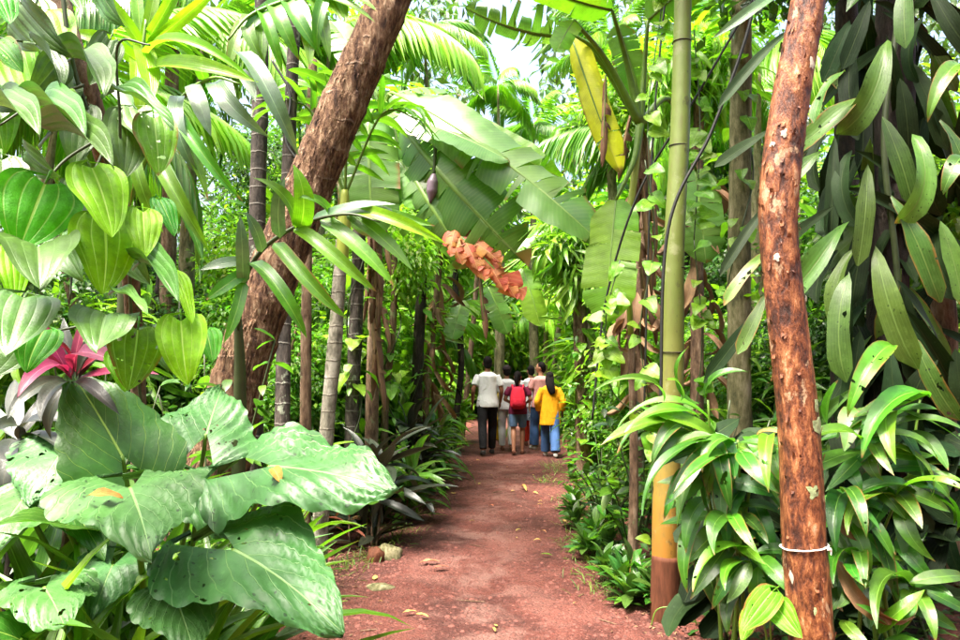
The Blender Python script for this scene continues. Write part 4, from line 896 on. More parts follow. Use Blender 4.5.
PEP = [  # bx by tx ty width family depth facing
 (45, 184, 19, 250, 73, 'pepper_leaf', 1.75, (1, .25, 0)), (92, 168, 117, 237, 52, 'young_pepper_leaf', 1.72, (1, .3, 0)), (104, 220, 108, 295, 62, 'young_pepper_leaf', 1.78, (1, .3, .1)),
 (143, 212, 145, 259, 33, 'young_pepper_leaf', 1.76, (1, .5, 0)), (38, 247, 40, 290, 70, 'old_pepper_leaf', 1.70, (.55, 1, 0)), (11, 250, 17, 304, 30, 'young_pepper_leaf', 1.85, (1, .3, 0)),
 (106, 315, 97, 352, 60, 'old_pepper_leaf', 1.72, (.6, 1, 0)), (138, 330, 131, 391, 50, 'pepper_leaf', 1.78, (1, .6, 0)), (181, 321, 184, 386, 45, 'young_pepper_leaf', 1.8, (1, .25, 0)),
 (140, 262, 179, 304, 26, 'old_pepper_leaf', 1.78, (.6, 1, 0)), (116, 290, 148, 312, 16, 'old_pepper_leaf', 1.75, (.5, 1, 0)), (176, 274, 194, 324, 20, 'young_pepper_leaf', 1.82, (1, .3, .4)),
 (154, 118, 161, 176, 40, 'pepper_leaf', 1.85, (1, .4, 0)), (114, 90, 174, 127, 26, 'old_pepper_leaf', 1.85, (.6, 1, 0)), (52, 132, 114, 169, 32, 'old_pepper_leaf', 1.75, (.7, 1, 0)),
 (36, 108, 86, 138, 36, 'old_pepper_leaf', 1.78, (.6, 1, 0)), (52, 96, 80, 116, 34, 'young_pepper_leaf', 1.86, (1, .5, 0)), (72, 58, 104, 98, 38, 'old_pepper_leaf', 1.85, (.7, 1, .2)),
 (36, 44, 61, 92, 20, 'old_pepper_leaf', 1.8, (.6, .8, .6)), (22, 4, 74, 58, 40, 'old_pepper_leaf', 1.82, (1, -.8, 0)), (-6, 44, 20, 74, 30, 'pepper_leaf', 1.75, (1, .5, 0)),
 (-10, 70, 42, 104, 42, 'old_pepper_leaf', 1.82, (1, -.9, 0)), (-12, 108, 40, 138, 34, 'old_pepper_leaf', 1.74, (.5, 1, 0)), (44, -12, 84, 18, 34, 'old_pepper_leaf', 1.8, (.6, 1, 0)),
 (-4, -8, 12, 24, 30, 'pepper_leaf', 1.7, (1, .5, 0)), (96, -18, 126, 27, 34, 'old_pepper_leaf', 1.85, (1, -.9, 0)), (24, 298, 6, 356, 66, 'old_pepper_leaf', 1.72, (.8, .9, 0)),
 (44, 330, 22, 372, 40, 'pepper_leaf', 1.8, (1, .7, 0)), (206, 330, 214, 362, 26, 'pepper_leaf', 1.9, (1, .4, 0)), (74, 190, 82, 250, 34, 'old_pepper_leaf', 1.9, (.6, 1, .5)),
 (60, 240, 84, 282, 30, 'old_pepper_leaf', 1.95, (1, -.4, 0)), (2, 160, 6, 215, 44, 'old_pepper_leaf', 1.95, (1, -.5, 0)), (26, 150, 60, 176, 34, 'old_pepper_leaf', 1.95, (1, -.6, 0)), (120, 240, 150, 285, 34, 'old_pepper_leaf', 1.98, (1, -.3, 0)),
  (150, 330, 172, 372, 30, 'old_pepper_leaf', 1.95, (1, .2, 0)), (10, 20, 40, 50, 34, 'old_pepper_leaf', 1.95, (1, -.6, 0)), (60, 60, 30, 96, 34, 'old_pepper_leaf', 1.98, (1, -.4, 0)), (110, 40, 90, 85, 30, 'old_pepper_leaf', 2.0, (1, -.4, 0)),
 (160, 200, 176, 236, 22, 'pepper_leaf', 2.0, (1, .4, 0)), (12, 330, -14, 380, 60, 'old_pepper_leaf', 1.8, (1, .5, 0)), (120, 352, 128, 392, 30, 'young_pepper_leaf', 1.9, (1, .4, 0)),
]
rg = random.Random(23)
for i in range(9):                                                  # denser layer behind, down the left edge
    x, y = rg.uniform(-15, 150), rg.uniform(-10, 380)
    if x > 90 and y < 120: x -= 80
    if y > 265: y -= 250
    PEP.append((x, y, x + rg.uniform(-14, 24), y + rg.uniform(42, 62), rg.uniform(36, 50), rg.choice(['pepper_leaf', 'old_pepper_leaf', 'pepper_leaf', 'old_pepper_leaf', 'young_pepper_leaf']), rg.uniform(1.98, 2.15), (1, rg.uniform(.1, .8), rg.uniform(-.4, .4))))
for bx, by, tx, ty, w, fm_, d, fc in PEP:
    putpx(L[fm_], vn, bx, by, tx, ty, w * 1.08, d, d + (-.05 if fc[1] < .9 else -.16), fc, tilt=.12)

# ------------------------------------------------------------------ magenta and dark cordylines behind the vine
def rosette(o, c, mes, n, ln, rg, el=(-.3, 1.2), w=1.0, dr=1.0, zspread=.0, name='leaf'):
    for i in range(n):
        a = i * 2.399 + rg.uniform(-.3, .3); e = rg.uniform(*el); q = c - Z * zspread * i / n
        d = Vector((math.cos(a) * math.cos(e), math.sin(a) * math.cos(e), math.sin(e)))
        s = q + Vector((d.x, d.y, 0)) * .012
        put(rg.choice(mes), o, s, s + d * ln * rg.uniform(.7, 1.15), Z * 1.0 + d * -.2 + Vector((d.x, d.y, 0)) * .05 + Vector((rg.uniform(-.3, .3), rg.uniform(-.3, .3), 0)), wscale=w, name=name)
b = GP(70, 2.5); ct = empty('magenta_cordyline', b, 'cordyline with bright magenta leaves tucked below the heart leaved vine', 'plant')
tube_obj('stem', ct, [b - Z * .05, P(72, 470, 2.5), P(74, 385, 2.45)], [.022, .018, .014], M['bk_brown'], seg=8, n=16)
for (bx, by, tx, ty, w, fm_, d1) in [(72, 380, 30, 316, 18, 'magenta_leaf', 2.4), (70, 378, 44, 330, 14, 'magenta_leaf', 2.3), (70, 375, 22, 345, 15, 'magenta_leaf', 2.3), (68, 372, 4, 394, 22, 'magenta_leaf', 2.15), (76, 372, 116, 378, 26, 'magenta_leaf', 2.15), (74, 378, 60, 318, 14, 'dark_leaf', 2.5), (76, 378, 98, 326, 15, 'dark_leaf', 2.5),
                                     (78, 378, 162, 372, 20, 'magenta_leaf', 2.3), (66, 380, -10, 408, 20, 'dark_leaf', 2.2), (70, 382, 20, 420, 18, 'dark_leaf', 2.2), (78, 380, 140, 330, 14, 'dark_leaf', 2.5), (72, 384, 110, 420, 18, 'dark_leaf', 2.3), (68, 384, 34, 432, 18, 'dark_leaf', 2.4), (72, 374, 84, 312, 12, 'magenta_leaf', 2.5), (76, 376, 120, 345, 12, 'magenta_leaf', 2.4)]:
    putpx(L[fm_], ct, bx, by, tx, ty, w * .8, 2.45, d1, (.8, .8, 0))
b = GP(10, 2.7); cd = empty('dark_cordyline', b, 'dark purple green cordyline at the left edge behind the elephant ear', 'plant')
tube_obj('stem', cd, [b - Z * .05, P(14, 520, 2.7), P(18, 440, 2.65)], [.02, .016, .012], M['bk_black'], seg=8, n=12)
for (tx, ty, w, d1) in [(70, 430, 18, 2.5), (-20, 425, 18, 2.4), (62, 470, 17, 2.4), (-10, 478, 20, 2.4), (30, 520, 16, 2.4), (60, 400, 14, 2.8), (10, 380, 16, 2.9), (-30, 400, 16, 2.8), (-6, 520, 16, 2.5)]:
    putpx(L['dark_leaf'], cd, 18, 440, tx, ty, w, 2.65, d1, (.7, .9, 0))
# ------------------------------------------------------------------ elephant ear
b = GP(150, 2.55); tr = empty('elephant_ear', b, 'elephant ear with huge glossy heart shaped leaves beside the path', 'plant')
def ear(fk, bx, by, tx, ty, w, d0, d1, face, k, stem=None):
    me = L[fk][k]
    a, t = P(bx, by, d0), P(tx, ty, d1); m = (a + t) / 2
    up = tocam(m) * face[0] + Z * face[1] + Vector((1, 0, 0)) * face[2]
    o = put(me, tr, a, t, up, w)
    foot = b + Vector((RT.uniform(-.1, .1), RT.uniform(-.08, .08), 0))
    q = a - (t - a).normalized() * .03 - Z * .1
    tube_obj('leaf_stalk', tr, [foot, foot.lerp(a, .5) + Vector((0, .05, .0)), a.lerp(foot, .12) + Vector((0, .03, -.02)), a], [.018, .013, .009, .007], M['stalk'], seg=8, n=22)
    EARS.append(o); return o
EARS = []
ear('taro_leaf', 130, 488, 152, 558, .47, 2.15, 1.88, (.75, 1, -.05), 0)       # big central leaf
ear('fresh_taro_leaf', 122, 456, 68, 368, .42, 2.40, 2.48, (1, .45, .25), 0)   # upright leaf behind
ear('taro_leaf', 270, 466, 404, 492, .52, 2.45, 2.25, (.75, 1, -.1), 1)        # leaf reaching right
ear('taro_leaf', 234, 550, 344, 634, .50, 2.20, 1.98, (.95, 1, .12), 2)        # lower leaf towards the path
ear('taro_leaf', 64, 450, 30, 508, .40, 2.5, 2.3, (.7, 1, -.3), 2)
ear('taro_leaf', 206, 434, 222, 388, .38, 2.6, 2.85, (.6, 1, .1), 0)
ear('taro_leaf', 44, 588, 66, 630, .30, 2.1, 1.9, (.45, 1, 0), 1)
ear('fresh_taro_leaf', 66, 526, -24, 530, .16, 2.3, 2.0, (.4, 1, 0), 1)
ear('fresh_taro_leaf', 70, 505, 105, 560, .20, 2.4, 2.3, (.8, .6, .2), 0)
ear('taro_leaf', 22, 500, -14, 556, .30, 2.35, 2.15, (.8, 1, -.2), 1)
ear('taro_leaf', 176, 600, 196, 660, .26, 2.1, 1.95, (.8, 1, .1), 0)
ear('taro_leaf', 112, 566, 92, 622, .24, 2.3, 2.15, (.8, 1, -.1), 2)
ear('taro_leaf', 196, 500, 240, 540, .26, 2.55, 2.45, (.9, 1, .2), 1)
ear('fresh_taro_leaf', 20, 640, -30, 628, .22, 2.0, 1.9, (.6, 1, 0), 1)
def on_leaf(o, u, v, a, ln, me, w, lab):
    """a dead leaf lying on the blade of leaf o at its (u, v)"""
    m = o.data; uvl = m.uv_layers[0].data; best = min(range(len(m.loops)), key=lambda k: (uvl[k].uv[0] - u) ** 2 + (uvl[k].uv[1] - v) ** 2)
    MW = Matrix.Translation(OFF[tr.name]) @ o.matrix_basis; q = MW @ m.vertices[m.loops[best].vertex_index].co
    N = (MW.to_3x3() @ Vector((0, .25, 1))).normalized(); X = Vector((1, 0, 0)); X = (X - N * X.dot(N)).normalized(); Y = N.cross(X)
    q = q + N * .022; d = X * math.cos(a) + Y * math.sin(a)
    tag(put(me, None, q, q + d * ln, N, w, 'dead_leaf'), lab, 'leaf')
on_leaf(EARS[0], .80, .42, .1, .10, L['orange_leaf'][0], .035, 'yellow tan dead leaf lying on the big central elephant ear leaf')
on_leaf(EARS[2], .60, .40, -1.0, .085, L['orange_leaf'][1], .04, 'curled orange brown dead leaf on the elephant ear leaf near path')
# ------------------------------------------------------------------ leaf-clad tree on the right
b = GP(888, 3.9); et = empty('leaf_clad_tree', b, 'dark damp trunk hidden under the hanging leathery leaves', 'tree')
tube_obj('trunk', et, [b - Z * .1, P(892, 480, 3.9), P(888, 300, 3.9), P(893, 140, 3.9), P(896, 0, 3.9), P(900, -160, 3.9)], [.13, .11, .10, .10, .095, .09], M['bk_black'], seg=22, n=80, disp=wobble(.2, 8, 3))
for j, (dx, dy, z, sc) in enumerate([(-.9, .3, 5.2, 1.0), (.4, -.5, 5.4, 1.1), (.2, .9, 5.1, 1.1), (.9, .5, 5.6, 1.1), (0, 0, 6.3, 1.2)]):  # unseen crown above the view, added to shade the right-hand plants
    q = Vector((b.x + dx, b.y + dy, z)); tag(child('crown', CR['ca'[j % 2]], et, Matrix.Translation(q) @ Matrix.Rotation(j * 1.7, 4, 'Z') @ Matrix.Diagonal((sc, sc, sc * .7, 1))), kind='stuff')
    tube_obj('branch', et, [P(898, -80, 3.9), q.lerp(P(898, -80, 3.9), .5) + Z * .2, q], [.04, .012], M['bk_black'], seg=6, n=10)
tube_obj('upper_trunk', et, [P(899, -140, 3.9), Vector((b.x, b.y, 5.4)), Vector((b.x, b.y, 6.3))], [.088, .07, .03], M['bk_black'], seg=12, n=16)
ep = empty('climbing_epiphyte', b, 'climber with long leathery leaves hanging down the dark trunk', 'climber')
tube_obj('climbing_stem', ep, [b + Vector((-.1, -.12, 0)), P(880, 480, 3.74), P(898, 300, 3.74), P(884, 140, 3.74), P(900, 0, 3.74), P(900, -100, 3.75)], .018, M['stalk_d'], seg=6, n=50)
EPI = [(906, -22, 906, 44, 25, 3.5, 'hanging_leaf', .0), (888, 40, 895, 146, 29, 3.5, 'hanging_leaf', 0), (882, 116, 913, 201, 27, 3.55, 'hanging_leaf', .2), (870, 96, 827, 168, 27, 3.5, 'hanging_leaf', -.4), (845, 70, 807, 122, 18, 3.4, 'hanging_leaf', -.8),
 (826, 150, 799, 208, 18, 3.4, 'hanging_leaf', -.7), (868, 164, 863, 261, 25, 3.45, 'hanging_leaf', 0), (912, 134, 946, 228, 27, 3.5, 'hanging_leaf', .4), (849, 222, 812, 332, 25, 3.5, 'hanging_leaf', -.5), (849, 272, 832, 376, 31, 3.4, 'hanging_leaf', -.1),
 (875, 246, 901, 365, 33, 3.45, 'hanging_leaf', .1), (891, 196, 927, 300, 29, 3.5, 'hanging_leaf', .3), (912, 334, 948, 419, 24, 3.5, 'hanging_leaf', .3), (790, 30, 718, 104, 15, 3.3, 'shaded_leaf', -.5), (776, -6, 716, 40, 15, 3.3, 'pale_leaflet', -.2),
 (770, 250, 718, 300, 15, 3.2, 'hanging_leaf', -.3), (768, 292, 741, 352, 17, 3.2, 'hanging_leaf', -.4), (772, 200, 720, 272, 14, 3.4, 'shaded_leaf', -.4), (776, 128, 716, 166, 14, 3.4, 'shaded_leaf', -.4), (770, 300, 706, 380, 15, 3.5, 'shaded_leaf', -.4), (962, 66, 914, 116, 24, 3.0, 'ginger_leaf', .1),
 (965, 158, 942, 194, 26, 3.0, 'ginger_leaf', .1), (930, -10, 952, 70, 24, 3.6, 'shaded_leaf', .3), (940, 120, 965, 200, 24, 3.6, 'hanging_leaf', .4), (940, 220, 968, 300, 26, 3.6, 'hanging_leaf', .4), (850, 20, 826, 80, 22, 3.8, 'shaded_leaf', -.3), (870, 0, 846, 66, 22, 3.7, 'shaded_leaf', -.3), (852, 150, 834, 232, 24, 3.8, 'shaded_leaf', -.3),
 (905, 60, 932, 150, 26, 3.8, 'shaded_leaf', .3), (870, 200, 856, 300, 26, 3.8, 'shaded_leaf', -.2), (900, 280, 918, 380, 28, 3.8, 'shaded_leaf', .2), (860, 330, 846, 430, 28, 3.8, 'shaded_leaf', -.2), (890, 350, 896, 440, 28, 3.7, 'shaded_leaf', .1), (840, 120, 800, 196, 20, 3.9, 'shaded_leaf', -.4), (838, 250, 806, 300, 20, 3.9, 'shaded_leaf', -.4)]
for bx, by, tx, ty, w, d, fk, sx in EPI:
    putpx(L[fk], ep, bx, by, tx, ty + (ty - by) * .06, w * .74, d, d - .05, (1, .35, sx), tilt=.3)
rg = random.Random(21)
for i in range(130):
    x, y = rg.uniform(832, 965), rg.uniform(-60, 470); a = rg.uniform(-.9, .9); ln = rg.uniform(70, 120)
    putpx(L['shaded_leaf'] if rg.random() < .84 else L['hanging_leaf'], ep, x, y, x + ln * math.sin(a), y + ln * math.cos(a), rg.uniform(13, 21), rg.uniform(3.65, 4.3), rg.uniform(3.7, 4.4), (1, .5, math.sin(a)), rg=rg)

# ------------------------------------------------------------------ ginger-like clumps lower right
def clump(name, label, px, d, cat='plant'):
    b = GP(px, d); return empty(name, b, label, cat), b
def explicit(o, lst, d, fk, stemfoot=None, fc=(.8, .8, 0)):
    for e in lst:
        bx, by, tx, ty, w = e[:5]; fam_ = e[5] if len(e) > 5 else fk; dd = e[6] if len(e) > 6 else d
        putpx(L[fam_], o, bx, by, tx, ty, w * .86, dd + .1, dd - .05, fc, tilt=.25)
def canes(o, b, tops, r=.011, mat='stalk'):
    for (x, y, d) in tops:
        t = P(x, y, d); tube_obj('cane', o, [b + Vector((RT.uniform(-.12, .12), RT.uniform(-.1, .1), -.03)), b.lerp(t, .55) + Vector((RT.uniform(-.04, .04), .05, .05)), t], [r, r * .8, r * .5], M[mat], seg=7, n=16)
o, b = clump('ginger_clump', 'ginger like clump with drooping bright leaves in front of the bamboo stem', 738, 3.5)
canes(o, b, [(720, 438, 3.4), (708, 400, 3.45), (738, 440, 3.4), (730, 515, 3.45), (760, 438, 3.35), (690, 420, 3.5)])
explicit(o, [(716, 440, 642, 412, 19, 'bright_ginger_leaf'), (680, 420, 600, 446, 19, 'bright_ginger_leaf'), (664, 402, 590, 393, 10, 'bright_ginger_leaf'), (700, 418, 612, 424, 16, 'bright_ginger_leaf'), (714, 441, 680, 516, 31, 'bright_ginger_leaf'), (722, 444, 709, 496, 22), (690, 424, 642, 460, 18), (734, 446, 757, 472, 22, 'bright_ginger_leaf'), (748, 438, 760, 462, 20, 'bright_ginger_leaf'), (760, 438, 795, 516, 28, 'bright_ginger_leaf', 3.2),
             (735, 520, 685, 566, 27, 'bright_ginger_leaf'), (722, 519, 731, 546, 20), (742, 518, 790, 570, 24), (738, 530, 756, 588, 22), (736, 536, 690, 600, 22), (750, 560, 712, 610, 22), (744, 560, 778, 612, 22), (680, 402, 660, 372, 10, 'bright_ginger_leaf'), (710, 470, 668, 500, 22), (720, 480, 780, 498, 22), (706, 400, 748, 372, 14), (700, 404, 690, 350, 14), (715, 450, 655, 470, 20), (700, 440, 646, 486, 20), (756, 470, 792, 540, 20), (724, 566, 700, 530, 18), (740, 590, 716, 632, 20), (760, 590, 790, 630, 22), (690, 470, 664, 520, 16),
             (710, 500, 674, 548, 20), (730, 470, 700, 520, 22), (745, 490, 715, 548, 22), (752, 500, 775, 560, 22), (700, 520, 676, 590, 18), (740, 450, 780, 470, 18)], 3.4, 'ginger_leaf')
putpx(L['fallen_leaf'][3], o, 756, 436, 783, 434, 6, 3.3, 3.2, (.8, 1, 0))
def fan(o, cx, cy, d, n, lo, hi, seed, ln=(70, 128), w=(14, 20), bright=.4):
    """arching leaves that leave a cane top and spread outwards, lo..hi measured from straight down"""
    rg = random.Random(seed)
    for i in range(n):
        a = lo + (hi - lo) * (i + rg.random()) / n; L_ = rg.uniform(*ln) * rg.choice((.6, .85, 1, 1, 1.12)); x, y = cx + rg.uniform(-6, 6), cy + rg.uniform(-8, 8)
        dd = d + rg.uniform(-.12, .12)
        putpx(L['bright_ginger_leaf'] if rg.random() < bright else L['ginger_leaf'], o, x, y, x + L_ * math.sin(a), y + L_ * math.cos(a) * .75, rg.uniform(*w), dd, dd - rg.uniform(-.05, .3), (.55, 1, math.sin(a) * .3), rg=rg)
fan(o, 712, 436, 3.45, 11, -2.2, .7, 51); fan(o, 738, 448, 3.4, 8, -1.2, 1.2, 52); fan(o, 734, 515, 3.4, 9, -1.5, 1.2, 53, (45, 80)); fan(o, 754, 560, 3.35, 9, -1.3, 1.4, 54, (45, 75)); fan(o, 764, 440, 3.3, 5, -.2, 1.2, 55, (60, 90))
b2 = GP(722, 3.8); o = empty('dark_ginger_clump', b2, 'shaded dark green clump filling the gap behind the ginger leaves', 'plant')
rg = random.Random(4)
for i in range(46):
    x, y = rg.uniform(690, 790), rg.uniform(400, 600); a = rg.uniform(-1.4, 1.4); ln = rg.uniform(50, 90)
    putpx(L['ginger_leaf'] if i % 6 == 0 else L['shaded_leaf'], o, x, y, x + ln * math.sin(a), y + ln * abs(math.cos(a)) * .8, rg.uniform(18, 28), 3.9, 3.75, (.8, .8, math.sin(a) * .4), rg=rg)  # mostly shade-coloured leaves that paint the dark gap
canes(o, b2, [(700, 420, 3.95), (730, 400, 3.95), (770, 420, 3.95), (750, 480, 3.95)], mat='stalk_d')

o, b = clump('ginger_clump', 'leafy ginger like clump in front of the leaf clad tree, beyond red trunk', 872, 3.35)
canes(o, b, [(870, 450, 3.4), (890, 420, 3.4), (850, 500, 3.35), (900, 490, 3.4), (860, 560, 3.3), (920, 400, 3.5)])
explicit(o, [(930, 398, 846, 452, 26, 'bright_ginger_leaf'), (893, 346, 832, 410, 24, 'bright_ginger_leaf'), (930, 392, 862, 424, 26), (848, 404, 855, 452, 25, 'bright_ginger_leaf'), (868, 449, 927, 474, 20, 'bright_ginger_leaf'), (832, 492, 862, 530, 24, 'bright_ginger_leaf'), (884, 489, 946, 522, 20, 'bright_ginger_leaf'), (842, 470, 862, 492, 20), (838, 530, 862, 580, 18), (868, 506, 897, 608, 16), (894, 506, 934, 612, 22), (846, 500, 900, 552, 16), (896, 540, 925, 588, 18),
             (880, 560, 905, 618, 20), (850, 548, 842, 600, 18), (866, 570, 880, 630, 20), (878, 634, 935, 612, 24, 'bright_ginger_leaf', 3.0), (884, 640, 940, 650, 20, 'bright_ginger_leaf', 3.0), (890, 630, 860, 610, 18, 'bright_ginger_leaf', 3.0), (842, 620, 858, 660, 18, 'bright_ginger_leaf', 3.0), (830, 430, 838, 380, 18, 'bright_ginger_leaf'), (836, 440, 880, 412, 22), (850, 470, 905, 440, 20), (886, 470, 940, 470, 20), (900, 470, 950, 500, 20), (832, 540, 838, 590, 16), (876, 470, 858, 520, 20), (912, 430, 956, 466, 20), (900, 600, 950, 640, 20), (868, 480, 906, 520, 20, 'bright_ginger_leaf'), (846, 520, 870, 575, 20, 'bright_ginger_leaf'), (860, 530, 892, 590, 18, 'bright_ginger_leaf')], 3.25, 'ginger_leaf')
fan(o, 868, 446, 3.35, 9, -1.6, 1.8, 61, (60, 105)); fan(o, 892, 416, 3.4, 7, -1.9, 1.9, 62, (60, 105)); fan(o, 848, 500, 3.3, 8, -.9, 1.7, 63, (50, 90)); fan(o, 896, 496, 3.35, 10, -1.2, 1.8, 64, (60, 100)); fan(o, 862, 566, 3.25, 9, -1.2, 1.7, 65, (45, 85)); fan(o, 912, 590, 3.2, 8, -1.5, 1.7, 66, (45, 85))
for (bx, by, tx, ty, w) in [(838, 560, 858, 640, 14), (846, 580, 872, 636, 10), (830, 500, 846, 545, 10)]:
    putpx(L['dry_leaf'], o, bx, by, tx, ty, w, 3.2, 3.15, (1, .4, 0), 'dead_leaf')
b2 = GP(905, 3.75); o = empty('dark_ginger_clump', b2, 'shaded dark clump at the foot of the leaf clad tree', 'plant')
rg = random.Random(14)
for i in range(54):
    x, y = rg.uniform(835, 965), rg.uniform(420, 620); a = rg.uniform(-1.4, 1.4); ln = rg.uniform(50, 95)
    putpx(L['ginger_leaf'] if i % 6 == 0 else L['shaded_leaf'], o, x, y, x + ln * math.sin(a), y + ln * abs(math.cos(a)) * .8, rg.uniform(18, 28), 3.8, 3.65, (.8, .8, math.sin(a) * .4), rg=rg)  # dark leaf colour stands for the shade around the tree foot
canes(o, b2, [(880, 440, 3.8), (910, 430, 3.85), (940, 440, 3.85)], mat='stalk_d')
o, b = clump('heart_leaf_seedling', 'small seedling with two bright heart shaped leaves beside the red trunk foot', 762, 3.0)
canes(o, b, [(758, 604, 2.95), (770, 612, 2.95)], .006)
explicit(o, [(772, 592, 742, 634, 34, 'pepper_leaf', 2.85), (776, 606, 800, 640, 32, 'pepper_leaf', 2.85), (752, 614, 742, 644, 22, 'pepper_leaf', 2.9)], 2.85, 'pepper_leaf', fc=(1, .5, 0))
hs = empty('garden_hose', G(1.75, 3.25), 'turquoise hose coiled on the ground at the lower right', 'hose')
for k in range(3):
    tube_obj('hose_loop', hs, [G(1.5 + .22 * k, 3.05 + .05 * k, .03 + .02 * k), G(1.75, 3.2, .05 + .03 * k), G(2.15, 3.25 + .04 * k, .04 + .03 * k), G(2.6, 3.3 - .05 * k, .03)], .013, M['hose'], seg=8, n=30)

# hosta-like plant at the foot of the bamboo and smaller path-side plants on the right
def bouquet(name, label, px, d, mes, n, ln, el=(.1, 1.2), w=1.0, seed=1, group=None, cat='plant', stem=0.0, smat='stalk', n_heads=1, zspread=0.0, sr=.012):
    b = GP(px, d); o = empty(name, b, label, cat, group); rg = random.Random(seed)
    for h in range(n_heads):
        off_ = Vector((rg.uniform(-.18, .18), rg.uniform(-.18, .18), 0)) if n_heads > 1 else Vector()
        c = b + off_ + Z * stem * (rg.uniform(.6, 1.05) if n_heads > 1 else 1)
        if stem: tube_obj('stem', o, [b + off_ * .4 - Z * .03, b.lerp(c, .5) + off_ * .3, c], [sr, sr * .8, sr * .6], M[smat], seg=7, n=10)
        rosette(o, c, mes, n, ln, rg, el, w, zspread=zspread)
    return o
bouquet('broad_leaf_plant', 'low broad leaved plant at the left foot of the bamboo stem', 628, 4.75, L['ginger_leaf'] + L['bright_ginger_leaf'][:1], 22, .30, (.0, 1.25), 1.2, 3)
bouquet('broad_leaf_plant', 'small broad leaved tuft overhanging the path below the bamboo plant', 614, 5.2, L['ginger_leaf'], 14, .22, (-.1, 1.0), 1.1, 4)
for k, (px, d, fk, n, ln, st, lab) in enumerate([
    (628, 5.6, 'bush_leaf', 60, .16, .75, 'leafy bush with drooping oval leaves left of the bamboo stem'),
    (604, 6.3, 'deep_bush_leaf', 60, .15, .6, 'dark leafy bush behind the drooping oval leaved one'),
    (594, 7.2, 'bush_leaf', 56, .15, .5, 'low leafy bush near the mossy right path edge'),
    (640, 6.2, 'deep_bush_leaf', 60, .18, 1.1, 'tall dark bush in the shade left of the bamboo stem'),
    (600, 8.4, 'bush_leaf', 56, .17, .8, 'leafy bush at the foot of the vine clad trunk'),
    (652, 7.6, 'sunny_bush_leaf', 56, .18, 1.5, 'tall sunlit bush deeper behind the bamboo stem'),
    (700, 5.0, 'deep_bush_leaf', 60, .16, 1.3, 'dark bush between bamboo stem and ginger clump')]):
    b = GP(px, d); o = empty('leafy_bush', b, lab, 'bush'); rg = random.Random(40 + k)
    for s in range(6):
        a = s * 1.05 + rg.uniform(-.4, .4); e = b + Vector((math.cos(a) * .32, math.sin(a) * .32, st * rg.uniform(.6, 1.2)))
        c = catmull([b, b.lerp(e, .5) + Z * .12, e], 12); tube_obj('branch', o, c, [.009, .004], M['stalk_d'], seg=5, n=10)
        for i in range(n // 6):
            q = c[rg.randint(3, 11)]; dr = Vector((rg.uniform(-1, 1), rg.uniform(-1, 1), rg.uniform(-.7, .25))).normalized()
            put(rg.choice(L[fk]), o, q, q + dr * ln * rg.uniform(.7, 1.3), Z + dr * .1 + Vector((rg.uniform(-.4, .4), rg.uniform(-.4, .4), 0)))
    if k in (0, 1, 2, 4): pass
VERGE = [(618, 4.7, 'dark leafy rosette on the verge nearest the bamboo foot'), (603, 5.15, 'dark leafy rosette beside the small broad leaved tuft'), (594, 5.6, 'small leafy plant on the right verge below the oval leaved bush'), (586, 6.1, 'small leafy plant on the right verge before the dark bush'), (582, 6.7, 'drooping leafy plant on the right verge at mid path'), (580, 7.3, 'leafy plant on the right verge by the low bush'), (577, 8.0, 'leafy plant on the right verge before the vine clad trunk'), (580, 8.9, 'leafy plant on the verge at the vine clad trunk foot'), (650, 4.55, 'leafy rosette tucked between bamboo foot and ginger clump')]
for k, (px, d, lab) in enumerate(VERGE):
    bouquet('verge_plant', lab, px + 8, d, L['deep_bush_leaf'] + L['bush_leaf'][:1] + L['ginger_leaf'][:1], 26, .17, (-.25, 1.2), 1.0, 210 + k, stem=.16, smat='stalk_d', n_heads=3, zspread=.10, sr=.005)
# dracaena row along the left path edge
LEFT = [(374, 6.1, 'dark_leaf', 22, .56, .85, 'dark purple cordyline bush at the left path edge'), (352, 6.0, 'bronze_leaf', 8, .24, .32, 'bronze leaved seedling under the dark purple cordyline'),
        (398, 7.0, 'strap_leaf', 26, .45, .5, 'green strap leaved plant just behind the dark cordyline'), (410, 7.9, 'dark_leaf', 26, .52, .9, 'second dark cordyline half hidden among strap leaved plants'),
        (424, 8.8, 'strap_leaf', 30, .5, .5, 'strap leaved plant whose striped leaves arch over the path'), (430, 9.8, 'strap_leaf', 30, .5, .7, 'strap leaved plant midway along the left path edge'),
        (434, 11.0, 'light_strap_leaf', 30, .55, .7, 'light green strap leaved plant next to the white shirted walker'), (420, 10.2, 'light_strap_leaf', 30, .6, 1.1, 'taller light strap leaved plant behind the left path edge'), (442, 12.9, 'strap_leaf', 28, .5, .7, 'strap leaved plant just beyond the white shirted walker'), (452, 14.5, 'light_strap_leaf', 28, .6, .9, 'farthest strap leaved plant on the left path edge'),
        (390, 8.6, 'strap_leaf', 28, .55, 1.0, 'tall strap leaved plant among the dark trunks'), (345, 7.4, 'strap_leaf', 28, .5, .8, 'strap leaved plant behind the grey ringed stem'), (300, 6.3, 'light_strap_leaf', 28, .55, .6, 'light strap leaved plant between leaning palm and grey ringed stem')]
for k, (px, d, fk, n, ln, st, lab) in enumerate(LEFT):
    wide = 1.5 if fk in ('strap_leaf', 'light_strap_leaf') else 1.0
    bouquet('cordyline' if fk in ('dark_leaf', 'bronze_leaf') else 'strap_leaf_plant', lab, px, d, L[fk], n, ln, (-.5, 1.3), wide, 60 + k, stem=st, smat='bk_brown', n_heads=1 if fk == 'bronze_leaf' else 3, zspread=st * .75)
